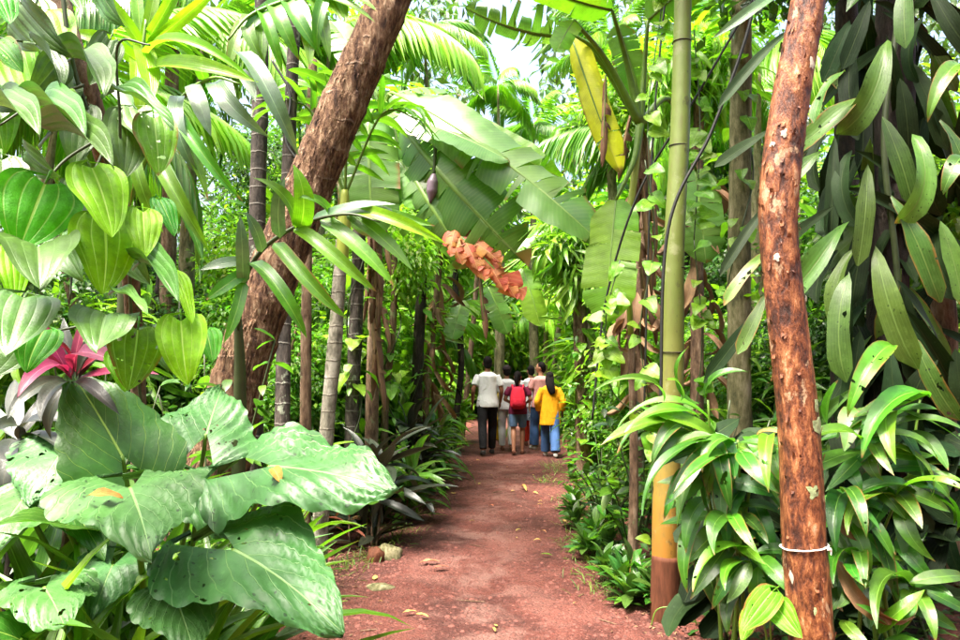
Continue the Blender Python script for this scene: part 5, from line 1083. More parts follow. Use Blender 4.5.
RIGHT = [(580, 13.2, 'ginger_leaf', 22, .45, .6, 'broad leaved plant behind the yellow tunic walker'), (578, 14.5, 'light_strap_leaf', 26, .6, .9, 'light strap leaved plant farther on at the right path edge'), (590, 10.6, 'strap_leaf', 24, .5, .9, 'strap leaved plant beside the vine clad trunk'), (588, 11.6, 'ginger_leaf', 24, .42, .45, 'low broad leaved plant at the path edge near the walkers'), (560, 17.0, 'strap_leaf', 26, .7, 1.2, 'strap leaved plant at the far bend of the path')]
for k, (px, d, fk, n, ln, st, lab) in enumerate(RIGHT):
    bouquet('broad_leaf_plant' if fk == 'ginger_leaf' else 'strap_leaf_plant', lab, px, d, L[fk], n, ln, (-.5, 1.3), 1.3, 80 + k, stem=st, smat='stalk_d', n_heads=2, zspread=st * .6)
# strappy undergrowth below the elephant ear
UNDER = [(150, 2.35, .34, 'light_strap_leaf'), (190, 2.6, .36, 'strap_leaf'), (95, 2.25, .34, 'light_strap_leaf'), (215, 2.9, .34, 'strap_leaf'), (180, 2.25, .30, 'light_strap_leaf'), (40, 2.35, .40, 'strap_leaf'), (262, 3.6, .26, 'light_strap_leaf'), (120, 2.9, .40, 'strap_leaf'), (10, 2.9, .45, 'strap_leaf'), (230, 3.6, .45, 'strap_leaf'), (292, 4.6, .22, 'strap_leaf'), (285, 4.9, .40, 'light_strap_leaf')]
UL = ['pale edged strap leaved tuft under the big central elephant ear leaf', 'strap leaved tuft below the lower elephant ear leaf', 'bright strap leaved tuft at the bottom left of the elephant ear', 'strap leaved tuft hidden under the leaf reaching to the path', 'small bright tuft at the bottom edge below the elephant ear', 'dark strap leaved tuft at the bottom left corner', 'bright tuft beside the bare soil by the path', 'strap leaved tuft deep behind the elephant ear stalks', 'strap leaved tuft at the left edge behind the dark cordyline', 'strap leaved tuft at the foot of the leaning palm', 'small strap leaved tuft at the foot of the grey ringed stem', 'bright strap leaved tuft behind the leaf reaching right']
for k, ((px, d, ln, fk), lab) in enumerate(zip(UNDER, UL)):
    bouquet('strap_leaf_tuft', lab, px, d, L[fk], 30, ln * (2.6 if d < 3 else 1.9), (.35, 1.4), .62, 100 + k)
for k, (px, d, n, st, lab) in enumerate([(60, 2.9, 90, 1.05, 'leafy bush filling the gap behind the elephant ear stalks'), (180, 3.2, 90, .95, 'leafy bush below the foot of the leaning palm'), (260, 5.2, 60, .8, 'leafy bush behind the elephant ear leaf reaching right'), (330, 6.6, 60, .7, 'low leafy bush behind the grey ringed stem'), (15, 3.6, 60, 1.1, 'leafy bush at the left edge behind the magenta cordyline'), (215, 3.7, 110, 1.45, 'tall leafy bush covering the foot of the leaning palm'), (110, 3.8, 110, 1.5, 'tall leafy bush behind the upright elephant ear leaf')]):
    b = GP(px, d); o = empty('leafy_bush', b, lab, 'bush'); rg = random.Random(140 + k)
    for s in range(6):
        a = s * 1.05; e = b + Vector((math.cos(a) * .32, math.sin(a) * .32, st * rg.uniform(.5, 1.2))); c = catmull([b, b.lerp(e, .5) + Z * .12, e], 12)
        tube_obj('branch', o, c, [.008, .004], M['stalk_d'], seg=5, n=10)
        for i in range(n // 6):
            q = c[rg.randint(2, 11)]; dr = Vector((rg.uniform(-1, 1), rg.uniform(-1, 1), rg.uniform(-.5, .4))).normalized()
            put(rg.choice(L['bush_leaf'] + L['deep_bush_leaf']), o, q, q + dr * .15 * rg.uniform(.7, 1.3), Z + Vector((rg.uniform(-.4, .4), rg.uniform(-.4, .4), 0)))

# ------------------------------------------------------------------ banana plants
b = GP(372, 7.0); bp = empty('banana_plant', b, 'banana plant whose huge pale leaves arch over the path', 'banana plant')
tube_obj('pseudostem', bp, [b - Z * .05, P(374, 330, 7), P(378, 200, 6.9), P(384, 120, 6.7)], [.07, .065, .06, .05], M['bk_brown'], seg=18, n=40, disp=wobble(.15, 8, 8))
rg = random.Random(66)
for i in range(12):
    x, y = 374 + rg.uniform(-4, 6), rg.uniform(190, 330); putpx(B['d'][0], bp, x, y, x + rg.uniform(-14, 14), y + rg.uniform(50, 100), rg.uniform(8, 14), 6.85, 6.75, (1, 0, 0), 'dead_leaf', rg=rg)
HUB = (384, 120, 6.7)
for (k, bx, by, tx, ty, w, d0, d1, fc, st) in [
  ('g0', 396, 94, 604, 246, 62, 6.3, 5.4, (.55, 1, -.5), True), ('g2', 388, 112, 508, 160, 48, 6.2, 5.6, (.45, 1, -.2), True), ('g1', 404, 128, 524, 262, 88, 6.4, 5.8, (1, -.75, .5), True), ('g3', 400, 150, 470, 266, 76, 6.5, 6.0, (1, -.6, .3), True),
  ('g2', 368, 118, 372, 236, 62, 6.2, 6.0, (1, .5, -.1), True), ('l', 430, 100, 562, 178, 34, 6.5, 5.9, (1, -.5, .5), True), ('g0', 380, 100, 330, 20, 40, 6.6, 7.0, (.7, .8, 0), True), ('g1', 392, 96, 460, 96, 50, 6.4, 6.6, (.4, 1, 0), True), ('l', 398, 160, 430, 210, 40, 6.3, 6.1, (1, .2, .2), True)]:
    banana_leaf(k, bp, bx, by, tx, ty, w, d0, d1, fc, [HUB, ((HUB[0] + bx) / 2, (HUB[1] + by) / 2 - 12, (HUB[2] + d0) / 2)] if st else None)
wl = P(446, 230, 6.1)
banana_leaf('o', bp, 446, 226, 518, 298, 36, 6.0, 5.8, (1, .3, .2), [HUB, (420, 190, 6.3)], name='withered_leaf')
for (bx, by, tx, ty, w) in [(452, 234, 462, 264, 18), (462, 238, 478, 270, 20), (474, 246, 484, 280, 18), (484, 252, 504, 290, 20), (470, 240, 500, 262, 18), (490, 262, 516, 298, 16), (455, 230, 450, 256, 14)]:
    putpx(B['o'][0], bp, bx, by, tx, ty, w, 5.9, 5.75, (1, .3, 0), 'withered_leaf')
banana_leaf('d', bp, 480, 275, 486, 340, 12, 5.95, 5.9, (1, 0, 0), None, name='dead_leaf')
bd = empty('banana_flower_bud', P(434, 140, 6.0), 'purple grey banana flower bud hanging below the arching leaves', 'flower bud')
tube_obj('flower_stalk', bd, [P(430, 118, 6.1), P(435, 140, 6.0), P(434, 178, 6.0)], [.02, .016, .014], M['stalk_d'], seg=8, n=12)
tube_obj('bud', bd, [P(434, 174, 6.0), P(433, 182, 6.0), P(432, 192, 6.0), P(430, 203, 6.0)], [.02, .052, .05, .006], M['purple'], seg=14, n=16)
b = GP(598, 10.8); bp2 = empty('banana_plant', b, 'banana plant farther on with bright leaves hanging over the walkers', 'banana plant')
tube_obj('pseudostem', bp2, [b - Z * .05, P(594, 330, 10.8), P(585, 240, 10.6)], [.12, .11, .06], M['bk_olive'], seg=14, n=24)
for (k, bx, by, tx, ty, w, d0, d1, fc) in [('l', 522, 268, 540, 326, 26, 10, 9.8, (1, .2, .2)), ('g2', 488, 286, 508, 334, 24, 10.4, 10.3, (.7, .9, 0)), ('g0', 575, 206, 508, 262, 18, 10.2, 9.8, (.6, 1, 0)), ('l', 560, 230, 516, 240, 20, 10.4, 10, (1, .5, 0)), ('g2', 462, 300, 452, 340, 22, 10.6, 10.4, (.8, .7, 0)), ('l', 540, 250, 600, 270, 20, 10.6, 10.3, (1, .4, 0))]:
    banana_leaf(k, bp2, bx, by, tx, ty, w, d0, d1, fc, [(585, 242, 10.6), ((585 + bx) / 2, (242 + by) / 2 - 14, 10.4)])
b = GP(628, 5.4); bp3 = empty('banana_plant', b, 'banana plant with one hanging yellow leaf left of the bamboo stem', 'banana plant')
tube_obj('pseudostem', bp3, [b - Z * .05, P(634, 460, 5.4), P(631, 335, 5.4)], [.04, .034, .026], M['bk_brown'], seg=14, n=24, disp=wobble(.1, 6, 9))
tube_obj('flower_stem', bp3, [P(631, 338, 5.4), P(627, 240, 5.4), P(634, 180, 5.4), P(640, 122, 5.4)], [.024, .022, .03, .03], M['yellow_stem'], seg=12, n=24)
for (k, bx, by, tx, ty, w, d0, d1, fc, st) in [
  ('y', 572, 38, 620, 172, 30, 5.2, 5.1, (1, .1, -.25), [(640, 124, 5.4), (612, 78, 5.35), (586, 44, 5.25)]), ('h', 616, 200, 607, 322, 54, 5.3, 5.2, (1, .2, -.35), [(640, 124, 5.4), (634, 160, 5.35)]),
  ('g3', 576, 36, 466, 8, 46, 5.1, 4.9, (1, -.7, 0), [(640, 124, 5.4), (618, 82, 5.3), (596, 50, 5.2)]), ('g2', 618, 26, 640, 96, 34, 5.4, 5.5, (.7, .8, 0), [(640, 124, 5.4), (634, 84, 5.4), (622, 44, 5.4)]), ('l', 574, 20, 556, 52, 24, 4.9, 4.85, (1, .4, 0), [(640, 124, 5.4), (606, 60, 5.2)]),
  ('l', 612, 10, 520, -20, 34, 5.0, 4.7, (1, -.3, 0), [(640, 124, 5.4), (626, 60, 5.3)]), ('l', 648, 20, 720, -40, 40, 5.3, 5.2, (1, .2, 0), [(640, 124, 5.4), (644, 70, 5.4)]), ('g2', 696, 170, 706, 262, 44, 6.2, 6.2, (1, .4, 0), [(640, 124, 5.4), (670, 100, 5.7)])]:
    banana_leaf(k, bp3, bx, by, tx, ty, w, d0, d1, fc, st)
banana_leaf('d', bp3, 606, 74, 602, 168, 14, 5.1, 5.05, (1, 0, 0), None, name='dead_leaf')
for (bx, by, tx, ty, w) in [(642, 130, 634, 240, 14), (640, 160, 652, 300, 14), (636, 200, 646, 330, 12), (648, 140, 656, 260, 12), (632, 110, 618, 180, 12)]:
    putpx(B['d'][0], bp3, bx, by, tx, ty, w, 5.5, 5.5, (1, 0, 0), 'dead_leaf')
# bright climber on and left of the bamboo
b = GP(654, 4.55); cv = empty('climbing_vine', b, 'thin vine with small bright heart leaves around the bamboo stem', 'vine'); rg = random.Random(31)
for pts in ([(654, 600), (650, 420), (640, 330), (655, 240), (645, 160)], [(656, 500), (690, 430), (702, 340), (694, 240)], [(650, 420), (612, 390), (606, 320), (620, 260)], [(655, 240), (648, 120), (660, 20), (668, -40)], [(694, 240), (700, 130), (694, 30)]):
    d = rg.uniform(4.4, 4.7); c = catmull([P(x, y, d) for x, y in pts], 40); tube_obj('vine_stem', cv, c, .004, M['stalk_d'], seg=5, n=40)
    for i in range(20):
        q = c[rg.randint(2, 39)]; dr = Vector((rg.uniform(-1, 1), rg.uniform(-.8, .2), rg.uniform(-1.2, .1))).normalized(); s = q + dr * .03
        put(rg.choice(L['vine_leaf']), cv, s, s + dr * rg.uniform(.07, .13), tocam(q) * .8 + Z * .6)
for (pts, r, lab) in [([(592, 420, 4.9), (606, 300, 4.9), (640, 190, 4.7), (700, 90, 4.5), (764, -20, 4.3)], .008, 'black hanging liana running up to the right behind the bamboo'), ([(660, 420, 4.1), (668, 230, 4.1), (712, 130, 4.05), (748, 30, 4.0), (760, -40, 4.0)], .010, 'black liana crossing in front of the bamboo stem'), ([(644, 420, 4.6), (648, 260, 4.6), (654, 120, 4.6), (668, -30, 4.6)], .007, 'thin black liana hanging beside the bamboo stem'),
                      ([(272, 60, 4.6), (290, 95, 4.6), (286, 140, 4.6), (300, 170, 4.6), (296, 230, 4.6)], .008, 'twisted dark liana between the palms left of the leaning trunk')]:
    o = tube_obj('liana', None, [P(*q) for q in pts], r, M['black'], seg=6, n=60); tag(o, lab, 'liana')
# ------------------------------------------------------------------ path edges, litter
def tufts(name, label, centres, n, ln, mat, seed, tpl='needle_tpl'):
    g = np.random.default_rng(seed); c = np.array([tuple(GP(px, d)) for px, d in centres]); k = g.integers(0, len(c), n)
    pos = c[k] + np.stack([g.normal(size=n) * .10, g.normal(size=n) * .16, np.zeros(n)], 1)
    pos[:, 2] = [gh(x, y) for x, y in pos[:, :2]]
    a = g.random(n) * 6.283; e = .35 + g.random(n) * 1.0
    dirs = np.stack([np.cos(a) * np.cos(e), np.sin(a) * np.cos(e), np.sin(e)], 1)
    Ls = ln * (.5 + g.random(n)); R = frames(dirs, np.tile([0, 0, 1.0], (n, 1)) + g.normal(size=(n, 3)) * .1, Ls, Ls)
    tag(child(name, scatter(name, mat, tpl, pos, R), None), label, 'grass', kind='stuff')
tufts('grass', 'short yellowish grass fringing the right path edge', [(606, 4.9), (598, 5.3), (588, 5.8), (582, 6.3), (578, 6.9), (574, 7.5), (572, 8.2), (585, 6.0), (596, 5.6)], 900, .10, M['grass'], 2)
tufts('grass', 'sparse grass and moss along the left path edge', [(412, 7.3), (400, 6.6), (418, 7.8), (430, 8.9), (440, 9.8), (345, 5.4), (398, 6.2), (365, 5.7)], 700, .09, M['grass'], 3)
tufts('grass', 'few weeds growing on the path near the walkers', [(545, 9.6), (552, 10.4), (548, 11.0)], 240, .10, M['grass'], 4)
g = np.random.default_rng(31); n = 1500; yv = 3 + 9 * g.random(n) ** 1.4; pos = []
for y in yv:
    side = g.random() < .5; x = (interp(EDGE_L, y) - .05 + abs(g.normal()) * .16) if side else (interp(EDGE_R, y) + .05 - abs(g.normal()) * .16)
    pos.append((x, y, gh(x, y) + .018))
a = g.random(n) * 6.283; dirs = np.stack([np.cos(a), np.sin(a), g.normal(size=n) * .15], 1); Ls = .012 + .03 * g.random(n)
tag(child('leaf_litter', scatter('leaf_litter', M['dry'], 'quad_leaf', np.array(pos), frames(dirs, np.tile([0, 0, 1.0], (n, 1)) + g.normal(size=(n, 3)) * .25, Ls, Ls)), None), 'crumbled dry leaf litter along both path edges', 'litter', kind='stuff')
# dense low cover on the planted ground, left and right
def cover(name, label, x0, x1, y0, y1, n, ln, mat, seed, tpl='quad_leaf', side=-1):
    g = np.random.default_rng(seed); pos = []
    while len(pos) < n:
        x, y = g.uniform(x0, x1), g.uniform(y0, y1)
        if (side < 0 and x < interp(EDGE_L, y) - .25) or (side > 0 and x > interp(EDGE_R, y) + .12): pos.append((x, y, gh(x, y) + .25 * g.random() ** 2))
    pos = np.array(pos); a = g.random(n) * 6.283; e = -.2 + g.random(n) * 1.1
    dirs = np.stack([np.cos(a) * np.cos(e), np.sin(a) * np.cos(e), np.sin(e)], 1); Ls = ln * (.5 + g.random(n))
    tag(child(name, scatter(name, mat, tpl, pos, frames(dirs, np.tile([0, 0, 1.0], (n, 1)) + g.normal(size=(n, 3)) * .3, Ls, Ls)), None), label, 'ground cover', kind='stuff')
cover('undergrowth', 'low leafy undergrowth under the left hand plants', -4.5, -.6, 1.8, 9, 7000, .11, M['bush'], 5)
cover('undergrowth', 'low leafy undergrowth under the right hand plants', 1.1, 5, 3.2, 10, 6000, .11, M['bush_d'], 6, side=1)
rg = random.Random(77)
for i in range(42):
    d = 3.6 + 8 * rg.random() ** 1.6; l, r = interp(EDGE_L, d), interp(EDGE_R, d); x = rg.uniform(l, r); q = G(x, d, .022); a = rg.uniform(0, 6.28); ln = rg.uniform(.03, .085)
    zone = 'near part' if d < 5 else 'middle part' if d < 7.5 else 'far part'; half = 'left' if x < (l + r) / 2 else 'right'
    o = put(rg.choice(L['fallen_leaf']), None, q, q + Vector((math.cos(a), math.sin(a), .1)) * ln, Z + Vector((rg.uniform(-.3, .3), rg.uniform(-.3, .3), 0)), name='fallen_leaf')
    tag(o, 'small dry leaf on the %s half of the %s of the path' % (half, zone), 'leaf', 'dry leaves on the %s half of the %s of the path' % (half, zone))
for (px, py, ln, a, lab) in [(526, 492, .30, 1.75, 'long pale dry leaf lying on the path before the walkers'), (420, 562, .16, .1, 'pale buff leaf on the path left of its middle'), (433, 568, .13, .3, 'pinkish brown dead leaf near the pale buff leaf'), (404, 611, .09, .2, 'orange yellow leaf near the bottom of the path'), (430, 616, .09, 2.8, 'brown curled leaf near the orange yellow one'), (551, 556, .10, 2.9, 'yellow green leaf on the right half of the path'), (641, 606, .11, 2.6, 'fresh green leaf lying by the bamboo foot'), (700, 634, .18, .2, 'yellow and brown leaf at the foot of the ginger clump')]:
    d = F * CAMZ / (py - 370); q = G((px - 480) / F * d, d, .03)
    me = L['fallen_leaf'][0] if 'green' not in lab else L['bush_leaf'][0]
    o = put(me, None, q, q + Vector((math.cos(a), math.sin(a), .05)) * ln, Z, w=ln * .16 if 'long' in lab else ln * .3, name='fallen_leaf'); tag(o, lab, 'leaf')
rg = random.Random(91)
for k, lab in enumerate(['thin dry twig at the left side of the near path', 'bent dry twig on the near path below the rocks', 'short twig lying across the middle of the near path', 'thin twig at the right side of the near path', 'dry twig on the middle part of the path', 'long thin twig near the right verge plants', 'small twig near the strap leaved plants', 'tiny twig in the centre of the far path']):
    d = (4.1, 4.9, 4.6, 4.2, 6.0, 5.3, 7.6, 8.6)[k]; l, r = interp(EDGE_L, d), interp(EDGE_R, d); x = l + (r - l) * (.12, .2, .5, .85, .55, .9, .1, .45)[k]; a = rg.uniform(0, 3.14); ln = rg.uniform(.08, .2)
    pts = [G(x + math.cos(a) * ln * t + .01 * nz(t * 3, k), d + math.sin(a) * ln * t + .02 * nz(t * 3, k + 9), .018) for t in (0, .35, .7, 1)]
    tag(tube_obj('twig', None, pts, [.003, .004, .0025], M['bk_brown'], seg=5, n=10), lab, 'twig')
def rock(name, label, px, d, s, mat, seed):
    bm = bmesh.new(); bmesh.ops.create_icosphere(bm, subdivisions=3, radius=1)
    for v in bm.verts:
        c = v.co.copy(); v.co = c * (1 + .35 * noise.noise(c * 1.2 + Vector((seed, 0, 0))) + .15 * noise.noise(c * 3 + Vector((seed, 0, 0)))); v.co = Vector((v.co.x * s[0], v.co.y * s[1], v.co.z * s[2]))
    me = bpy.data.meshes.new(name); bm.to_mesh(me); bm.free(); me.materials.append(M[mat]); me.polygons.foreach_set('use_smooth', [True] * len(me.polygons))
    o = child(name, me, None); o.location = GP(px, d) + Z * s[2] * .25; tag(o, label, 'rock')
rock('rock', 'mossy brown rock at the left path edge', 388, 5.7, (.12, .10, .09), 'bk_olive', 1)
rock('rock', 'small red stone beside the mossy rock', 378, 5.6, (.07, .06, .09), 'bk_sleeve', 4)
rock('rock', 'flat mossy stone sunk in the left half of the path', 383, 4.9, (.10, .06, .03), 'bk_olive', 6)

# ------------------------------------------------------------------ thicket and trees behind
CR = {}
def mkcrowns():
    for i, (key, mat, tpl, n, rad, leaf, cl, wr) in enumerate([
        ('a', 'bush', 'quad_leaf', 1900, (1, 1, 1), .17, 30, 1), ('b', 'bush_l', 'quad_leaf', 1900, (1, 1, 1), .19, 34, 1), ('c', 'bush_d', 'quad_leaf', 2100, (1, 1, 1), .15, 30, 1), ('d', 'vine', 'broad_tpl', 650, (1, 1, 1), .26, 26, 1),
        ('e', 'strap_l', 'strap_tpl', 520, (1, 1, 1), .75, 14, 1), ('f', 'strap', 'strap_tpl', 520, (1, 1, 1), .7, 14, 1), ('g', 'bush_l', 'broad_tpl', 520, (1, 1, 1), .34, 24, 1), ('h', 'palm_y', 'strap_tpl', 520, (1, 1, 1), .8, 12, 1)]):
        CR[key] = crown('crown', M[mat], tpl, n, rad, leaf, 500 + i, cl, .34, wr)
mkcrowns()
def bg_tree(name, x, y, h, keys, s, label, group, seed, bk='bk_brown', r=.07, low=.8):
    b = G(x, y); o = empty(name, b, label, 'tree' if h > 2.5 else 'bush', group); rg = random.Random(seed)
    top = b + Vector((rg.uniform(-.4, .4), rg.uniform(-.4, .4), h)); c = catmull([b - Z * .1, b.lerp(top, .5) + Vector((rg.uniform(-.25, .25), rg.uniform(-.25, .25), 0)), top], 24)
    tube_obj('trunk', o, c, [r, r * .75, r * .3], M[bk], seg=9, n=24)
    n = max(2, int(round((h - low) / (s * 1.15))))
    for i in range(n):
        z = low + (h - low) * (i + .5) / n; q = c[min(23, int(z / h * 23))] + Vector((rg.uniform(-.6, .6) * s, rg.uniform(-.6, .6) * s, 0)); sc = s * rg.uniform(.8, 1.2)
        Mx = Matrix.Translation(q) @ Matrix.Rotation(rg.uniform(0, 6.28), 4, 'Z') @ Matrix.Diagonal((sc, sc, sc * rg.uniform(.7, 1.0), 1))
        tag(child('crown', CR[rg.choice(keys)], o, Mx), kind='stuff')
        if rg.random() < .8: tube_obj('branch', o, [c[max(1, int(z / h * 23) - 4)], q], [r * .35, .008], M[bk], seg=5, n=6)
    return o
LANDMARKS = [(20, 'the heart leaved vine'), (110, 'the young palm'), (190, 'the pale drooping palm leaflets'), (250, 'the dark slim palm trunk'), (330, 'the grey ringed stem'), (372, 'the dark purple cordyline'), (405, 'the second dark cordyline'), (440, 'the left strap leaved plants'), (585, 'the vine clad path edge trunk'), (625, 'the hanging yellow banana leaf'), (675, 'the bamboo stem'), (735, 'the ringed palm trunk'), (795, 'the red bark tree'), (860, 'the hanging leathery leaves'), (940, 'the brown trunk at the right edge')]
LOOK = {('a', 'b'): 'mixed green small leaved', ('c', 'd'): 'heart leaved mixed', ('c', 'a'): 'dark green small leaved', ('e', 'c'): 'light strap leaved', ('f', 'a'): 'dark strap leaved', ('g', 'c'): 'broad leaved', ('f', 'c'): 'deep green strap leaved', ('h', 'c'): 'yellow green long leaved'}
USED = set()
rg = random.Random(9)
def clear(x, y):
    l, r = interp(EDGE_L, y), interp(EDGE_R, y); return x < l - .9 or x > r + .9
for (side, y0, y1, n, sz, hmax) in [(-1, 5.6, 9, 12, .7, 2.8), (-1, 9, 13, 13, .95, 4.8), (-1, 13, 20, 15, 1.3, 9.0), (1, 5.4, 8, 9, .65, 3.2), (1, 8, 12, 13, .9, 4.8), (1, 12, 20, 14, 1.3, 9.0)]:
    for i in range(n):
        for _ in range(40):
            y = rg.uniform(y0, y1); u = (i + rg.random()) / n; lim = .72 * y
            e = (interp(EDGE_L, y) - .7 - sz) if side < 0 else (interp(EDGE_R, y) + .6 + sz)
            x = e + (side * lim - e) * u
            px = 480 + x / y * F
            break
        h = rg.uniform(.35, 1.0) * hmax * (1.0 if i % 3 else .4)
        if 440 < px < 600: h = min(h, .22 * y)
        keys = rg.choice([('a', 'b'), ('c', 'd'), ('c', 'a'), ('e', 'c'), ('f', 'a'), ('g', 'c'), ('f', 'c'), ('h', 'c')])
        where = 'left' if side < 0 else 'right'
        mark = min(LANDMARKS, key=lambda q: abs(q[0] - (480 + x / y * F)))[1]
        lab = '%s %s %s behind %s' % (LOOK[keys], ('tree' if h > 5 else 'young tree') if h > 2.5 else ('shrub' if h > 1.4 else 'low shrub'), 'close' if y < 9 else 'some way' if y < 13 else 'far', mark)
        if lab in USED: lab = lab.replace(' behind', ' off behind') if lab.replace(' behind', ' off behind') not in USED else 'another ' + lab
        USED.add(lab)
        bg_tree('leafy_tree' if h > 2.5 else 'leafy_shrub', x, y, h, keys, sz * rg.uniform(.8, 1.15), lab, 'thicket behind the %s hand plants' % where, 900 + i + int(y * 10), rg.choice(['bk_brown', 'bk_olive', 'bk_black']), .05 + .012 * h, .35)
# dense shrubs that fill the left grove between its stems
for i, (px, y, h, s_, keys, lab) in enumerate([(292, 6.6, 1.9, .5, ('f', 'a'), 'dark strap leaved shrub left of the grey ringed stem'), (322, 7.3, 2.6, .55, ('a', 'd'), 'heart leaved shrub filling the space behind the grey ringed stem'), (366, 7.6, 2.2, .5, ('c', 'f'), 'dark leafy shrub behind the dark purple cordyline'), (384, 8.6, 3.0, .55, ('a', 'e'), 'strap and small leaved shrub under the pale hanging banana leaf'), (404, 9.4, 2.4, .55, ('d', 'a'), 'vine draped shrub above the second dark cordyline'), (424, 10.8, 3.2, .6, ('b', 'c'), 'bright leafy shrub under the withered orange leaf'), (442, 12.2, 3.4, .65, ('a', 'f'), 'shrub behind the dark trunk beside the white shirted walker'), (340, 9.6, 3.6, .7, ('b', 'a'), 'taller leafy shrub deep behind the grey ringed stem'), (276, 8.2, 3.0, .6, ('d', 'b'), 'bright shrub seen past the foot of the leaning trunk'), (600, 9.4, 2.8, .5, ('c', 'a'), 'dark leafy shrub behind the vine clad path edge trunk'), (612, 7.6, 2.4, .45, ('a', 'd'), 'leafy shrub under the hanging green banana leaf'), (588, 12.4, 3.6, .6, ('e', 'b'), 'light strap leaved shrub above the yellow tunic walker')]):
    x = GP(px, y).x; x = min(x, interp(EDGE_L, y) - s_ * 1.45 - .3) if px < 500 else max(x, interp(EDGE_R, y) + s_ * 1.45 + .3)
    bg_tree('leafy_shrub', x, y, h, keys, s_, lab, None, 850 + i, 'bk_brown', .04, .3)
# trees that close the far end of the path
FAREND = ['strap leaved tree above the head of the man in white', 'low dark tree straight ahead where the path ends', 'leafy tree above the man in pink shirt at the path end', 'broad leaved tree over the yellow tunic walker at the path end', 'yellow green tree beyond the left strap leaved plants', 'dark tree behind the low one closing the path', 'strap leaved tree far behind the man in pink shirt', 'tall heart leaved tree far above the man in white', 'tallest yellow green tree beyond the vine clad trunk', 'tall tree far beyond the dark cordylines']
for i, (x, y, h, s, keys) in enumerate([(-1.6, 22, 6.5, 1.5, ('e', 'b')), (.4, 25, 4.6, 1.5, ('c', 'f')), (2.4, 24, 6, 1.5, ('b', 'a')), (4.4, 22, 8, 1.6, ('g', 'b')), (-3.6, 23, 10, 1.7, ('b', 'h')), (1.3, 28, 5.5, 1.6, ('c', 'a')), (3.2, 29, 6, 1.6, ('b', 'e')), (-.8, 28, 7, 1.6, ('b', 'd')), (6.5, 26, 13, 2, ('b', 'h')), (-6, 27, 14, 2, ('b', 'a'))]):
    bg_tree('leafy_tree', x, y, h, keys, s, FAREND[i], 'trees at the far end of the path', 700 + i, 'bk_brown', .1, .3)
# unseen trees added behind the viewpoint to shade the light from there
BEHIND = ['deep green tree', 'small leaved tree', 'strap leaved tree']
for i in range(15):
    x = 7.5 * math.sin(math.radians(-80 + 160 * i / 14)); y = -6.5 * math.cos(math.radians(-80 + 160 * i / 14)) - 1.2 - .8 * (i % 2)
    bg_tree('leafy_tree', x, y, 5.2 + 1.4 * (i % 3), (('c', 'a'), ('a', 'c'), ('f', 'a'))[i % 3], 1.3, BEHIND[i % 3] + ' of the grove behind the viewpoint', 'trees behind the viewpoint', 960 + i, 'bk_brown', .1, .3)
# far palms with feathery fronds
g = np.random.default_rng(8); n = 46; t = np.linspace(.1, 1, n)
def frond_mesh(name, mat, ln, ll, dr, seed):
    g = np.random.default_rng(seed); c = np.stack([np.zeros(n), np.sin(dr * t) / dr * ln, (-(1 - np.cos(dr * t)) / dr * ln)], 1)
    pos, dirs, Ls = [], [], []
    for sd in (-1, 1):
        a = 1.0 - .4 * t; tg = np.stack([np.zeros(n), np.cos(dr * t), -np.sin(dr * t)], 1)
        d = tg * np.cos(a)[:, None] + np.stack([sd * np.sin(a), np.zeros(n), np.zeros(n)], 1); d[:, 2] -= .35 + .2 * g.random(n)
        pos.append(c); dirs.append(d); Ls.append(ll * (1 - .6 * np.abs(t - .4)) * (.85 + .3 * g.random(n)))
    pos, dirs, Ls = np.concatenate(pos), np.concatenate(dirs), np.concatenate(Ls)
    return scatter(name, mat, 'needle_tpl', pos, frames(dirs, np.tile([0, 0, 1.0], (2 * n, 1)), Ls, Ls * .9))
FM = [frond_mesh('frond', M['palm_y' if i == 1 else 'palm'], 1, .42, d, i) for i, d in enumerate((.7, 1.2, 1.7))]
RC = tube(MB(), [(0, 0, 0), (0, .5, -.08), (0, .95, -.35)], [.012, .004], seg=5, n=8).mesh('rachis', M['stalk'])
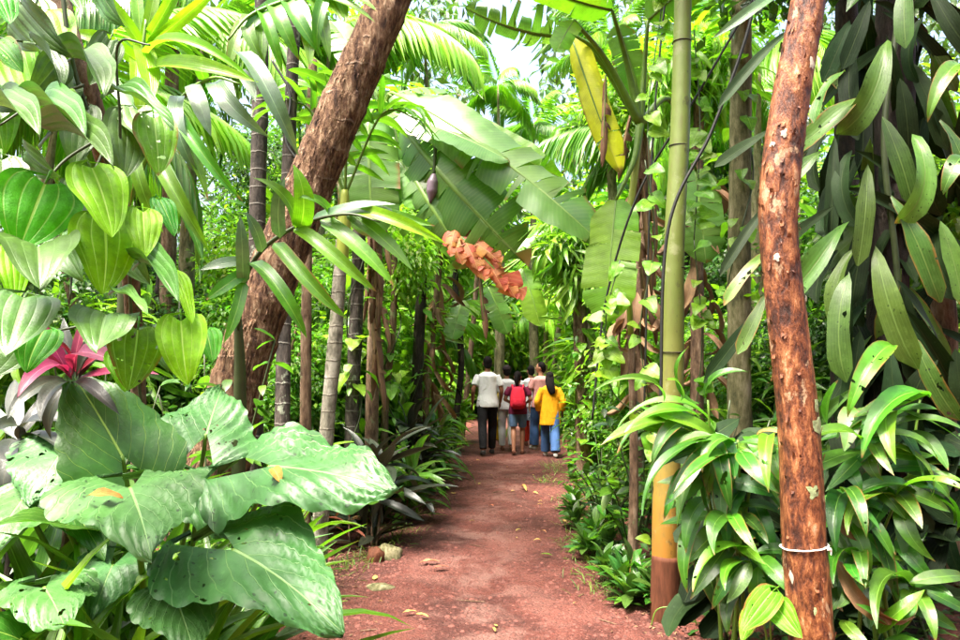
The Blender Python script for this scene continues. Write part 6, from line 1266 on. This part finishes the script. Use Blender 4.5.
for k, (px, py, d, ln, nf, lab) in enumerate([(498, 84, 15, 1.25, 11, 'slender feathery palm whose fronds cross the bright sky gap'), (534, 124, 16, 1.45, 13, 'feathery palm against the bright sky gap over the path'), (424, 30, 13, 1.35, 13, 'tall feathery palm above the arching banana leaves'), (612, 40, 20, 2.0, 13, 'far feathery palm beside the bright sky gap'), (205, 20, 9, 2.2, 12, 'feathery palm crown behind the young palm leaflets'), (330, 30, 11, 2.4, 12, 'feathery palm crown behind the leaning trunk'), (610, 230, 15, 2.0, 12, 'low feathery palm in the right side thicket'), (420, 330, 13, 1.8, 12, 'low feathery palm behind the left strap leaved plants'), (760, 60, 9, 2.2, 12, 'feathery palm crown behind the red bark tree'), (60, 90, 7.5, 2.2, 12, 'feathery palm crown far behind the heart leaved vine'), (545, 300, 21, 2.2, 12, 'feathery palm over the far bend of the path'), (690, 130, 12, 2.4, 12, 'feathery palm crown behind the bamboo stem')]):
    t_ = P(px, py, d); b = G(t_.x, d); o = empty('feathery_palm', b, lab, 'palm tree'); rg = random.Random(300 + k)
    tube_obj('trunk', o, [b - Z * .1, b.lerp(t_, .5) + Vector((rg.uniform(-.2, .2), 0, 0)), t_], [.12, .1, .015], M['bk_olive'], seg=10, n=20)
    for i in range(nf):
        a = i * 2.399 + rg.uniform(-.2, .2); e = rg.uniform(-.15, 1.1); sc = ln * rg.uniform(.8, 1.15)
        Mx = Matrix.Translation(t_) @ Matrix.Rotation(a, 4, 'Z') @ Matrix.Rotation(e, 4, 'X') @ Matrix.Scale(sc, 4)
        f = tag(child('frond', FM[i % 3], o, Mx), kind='stuff')
# far forest as one mass
n = 26000; g = np.random.default_rng(12); yv = g.uniform(32, 46, n); pxv = g.uniform(-60, 1020, n); xv = (pxv - 480) / F * yv
top = 1.5 + (370 - np.interp(pxv, [-60, 300, 420, 478, 488, 538, 548, 640, 1020], [-120, -100, -60, -20, 170, 170, -20, -80, -120])) / F * yv
zv = g.random(n) ** .8 * top
cl = np.sin(xv * 1.3 + 2 * np.sin(zv * .7)) + np.sin(zv * 1.1 + xv * .6) + g.normal(size=n) * .6
keep = cl > -1.2; xv, yv, zv = xv[keep], yv[keep] + 1.2 * cl[keep], zv[keep]; n = len(xv)
dirs = g.normal(size=(n, 3)); dirs[:, 2] -= .5; Ls = .45 + .55 * g.random(n)
tag(child('forest', scatter('forest', M['bush_d'], 'quad_leaf', np.stack([xv, yv, zv], 1), frames(dirs, np.tile([0, -.4, 1.0], (n, 1)) + g.normal(size=(n, 3)) * .4, Ls, Ls)), None), 'distant bright green forest closing the view', 'forest', kind='stuff')
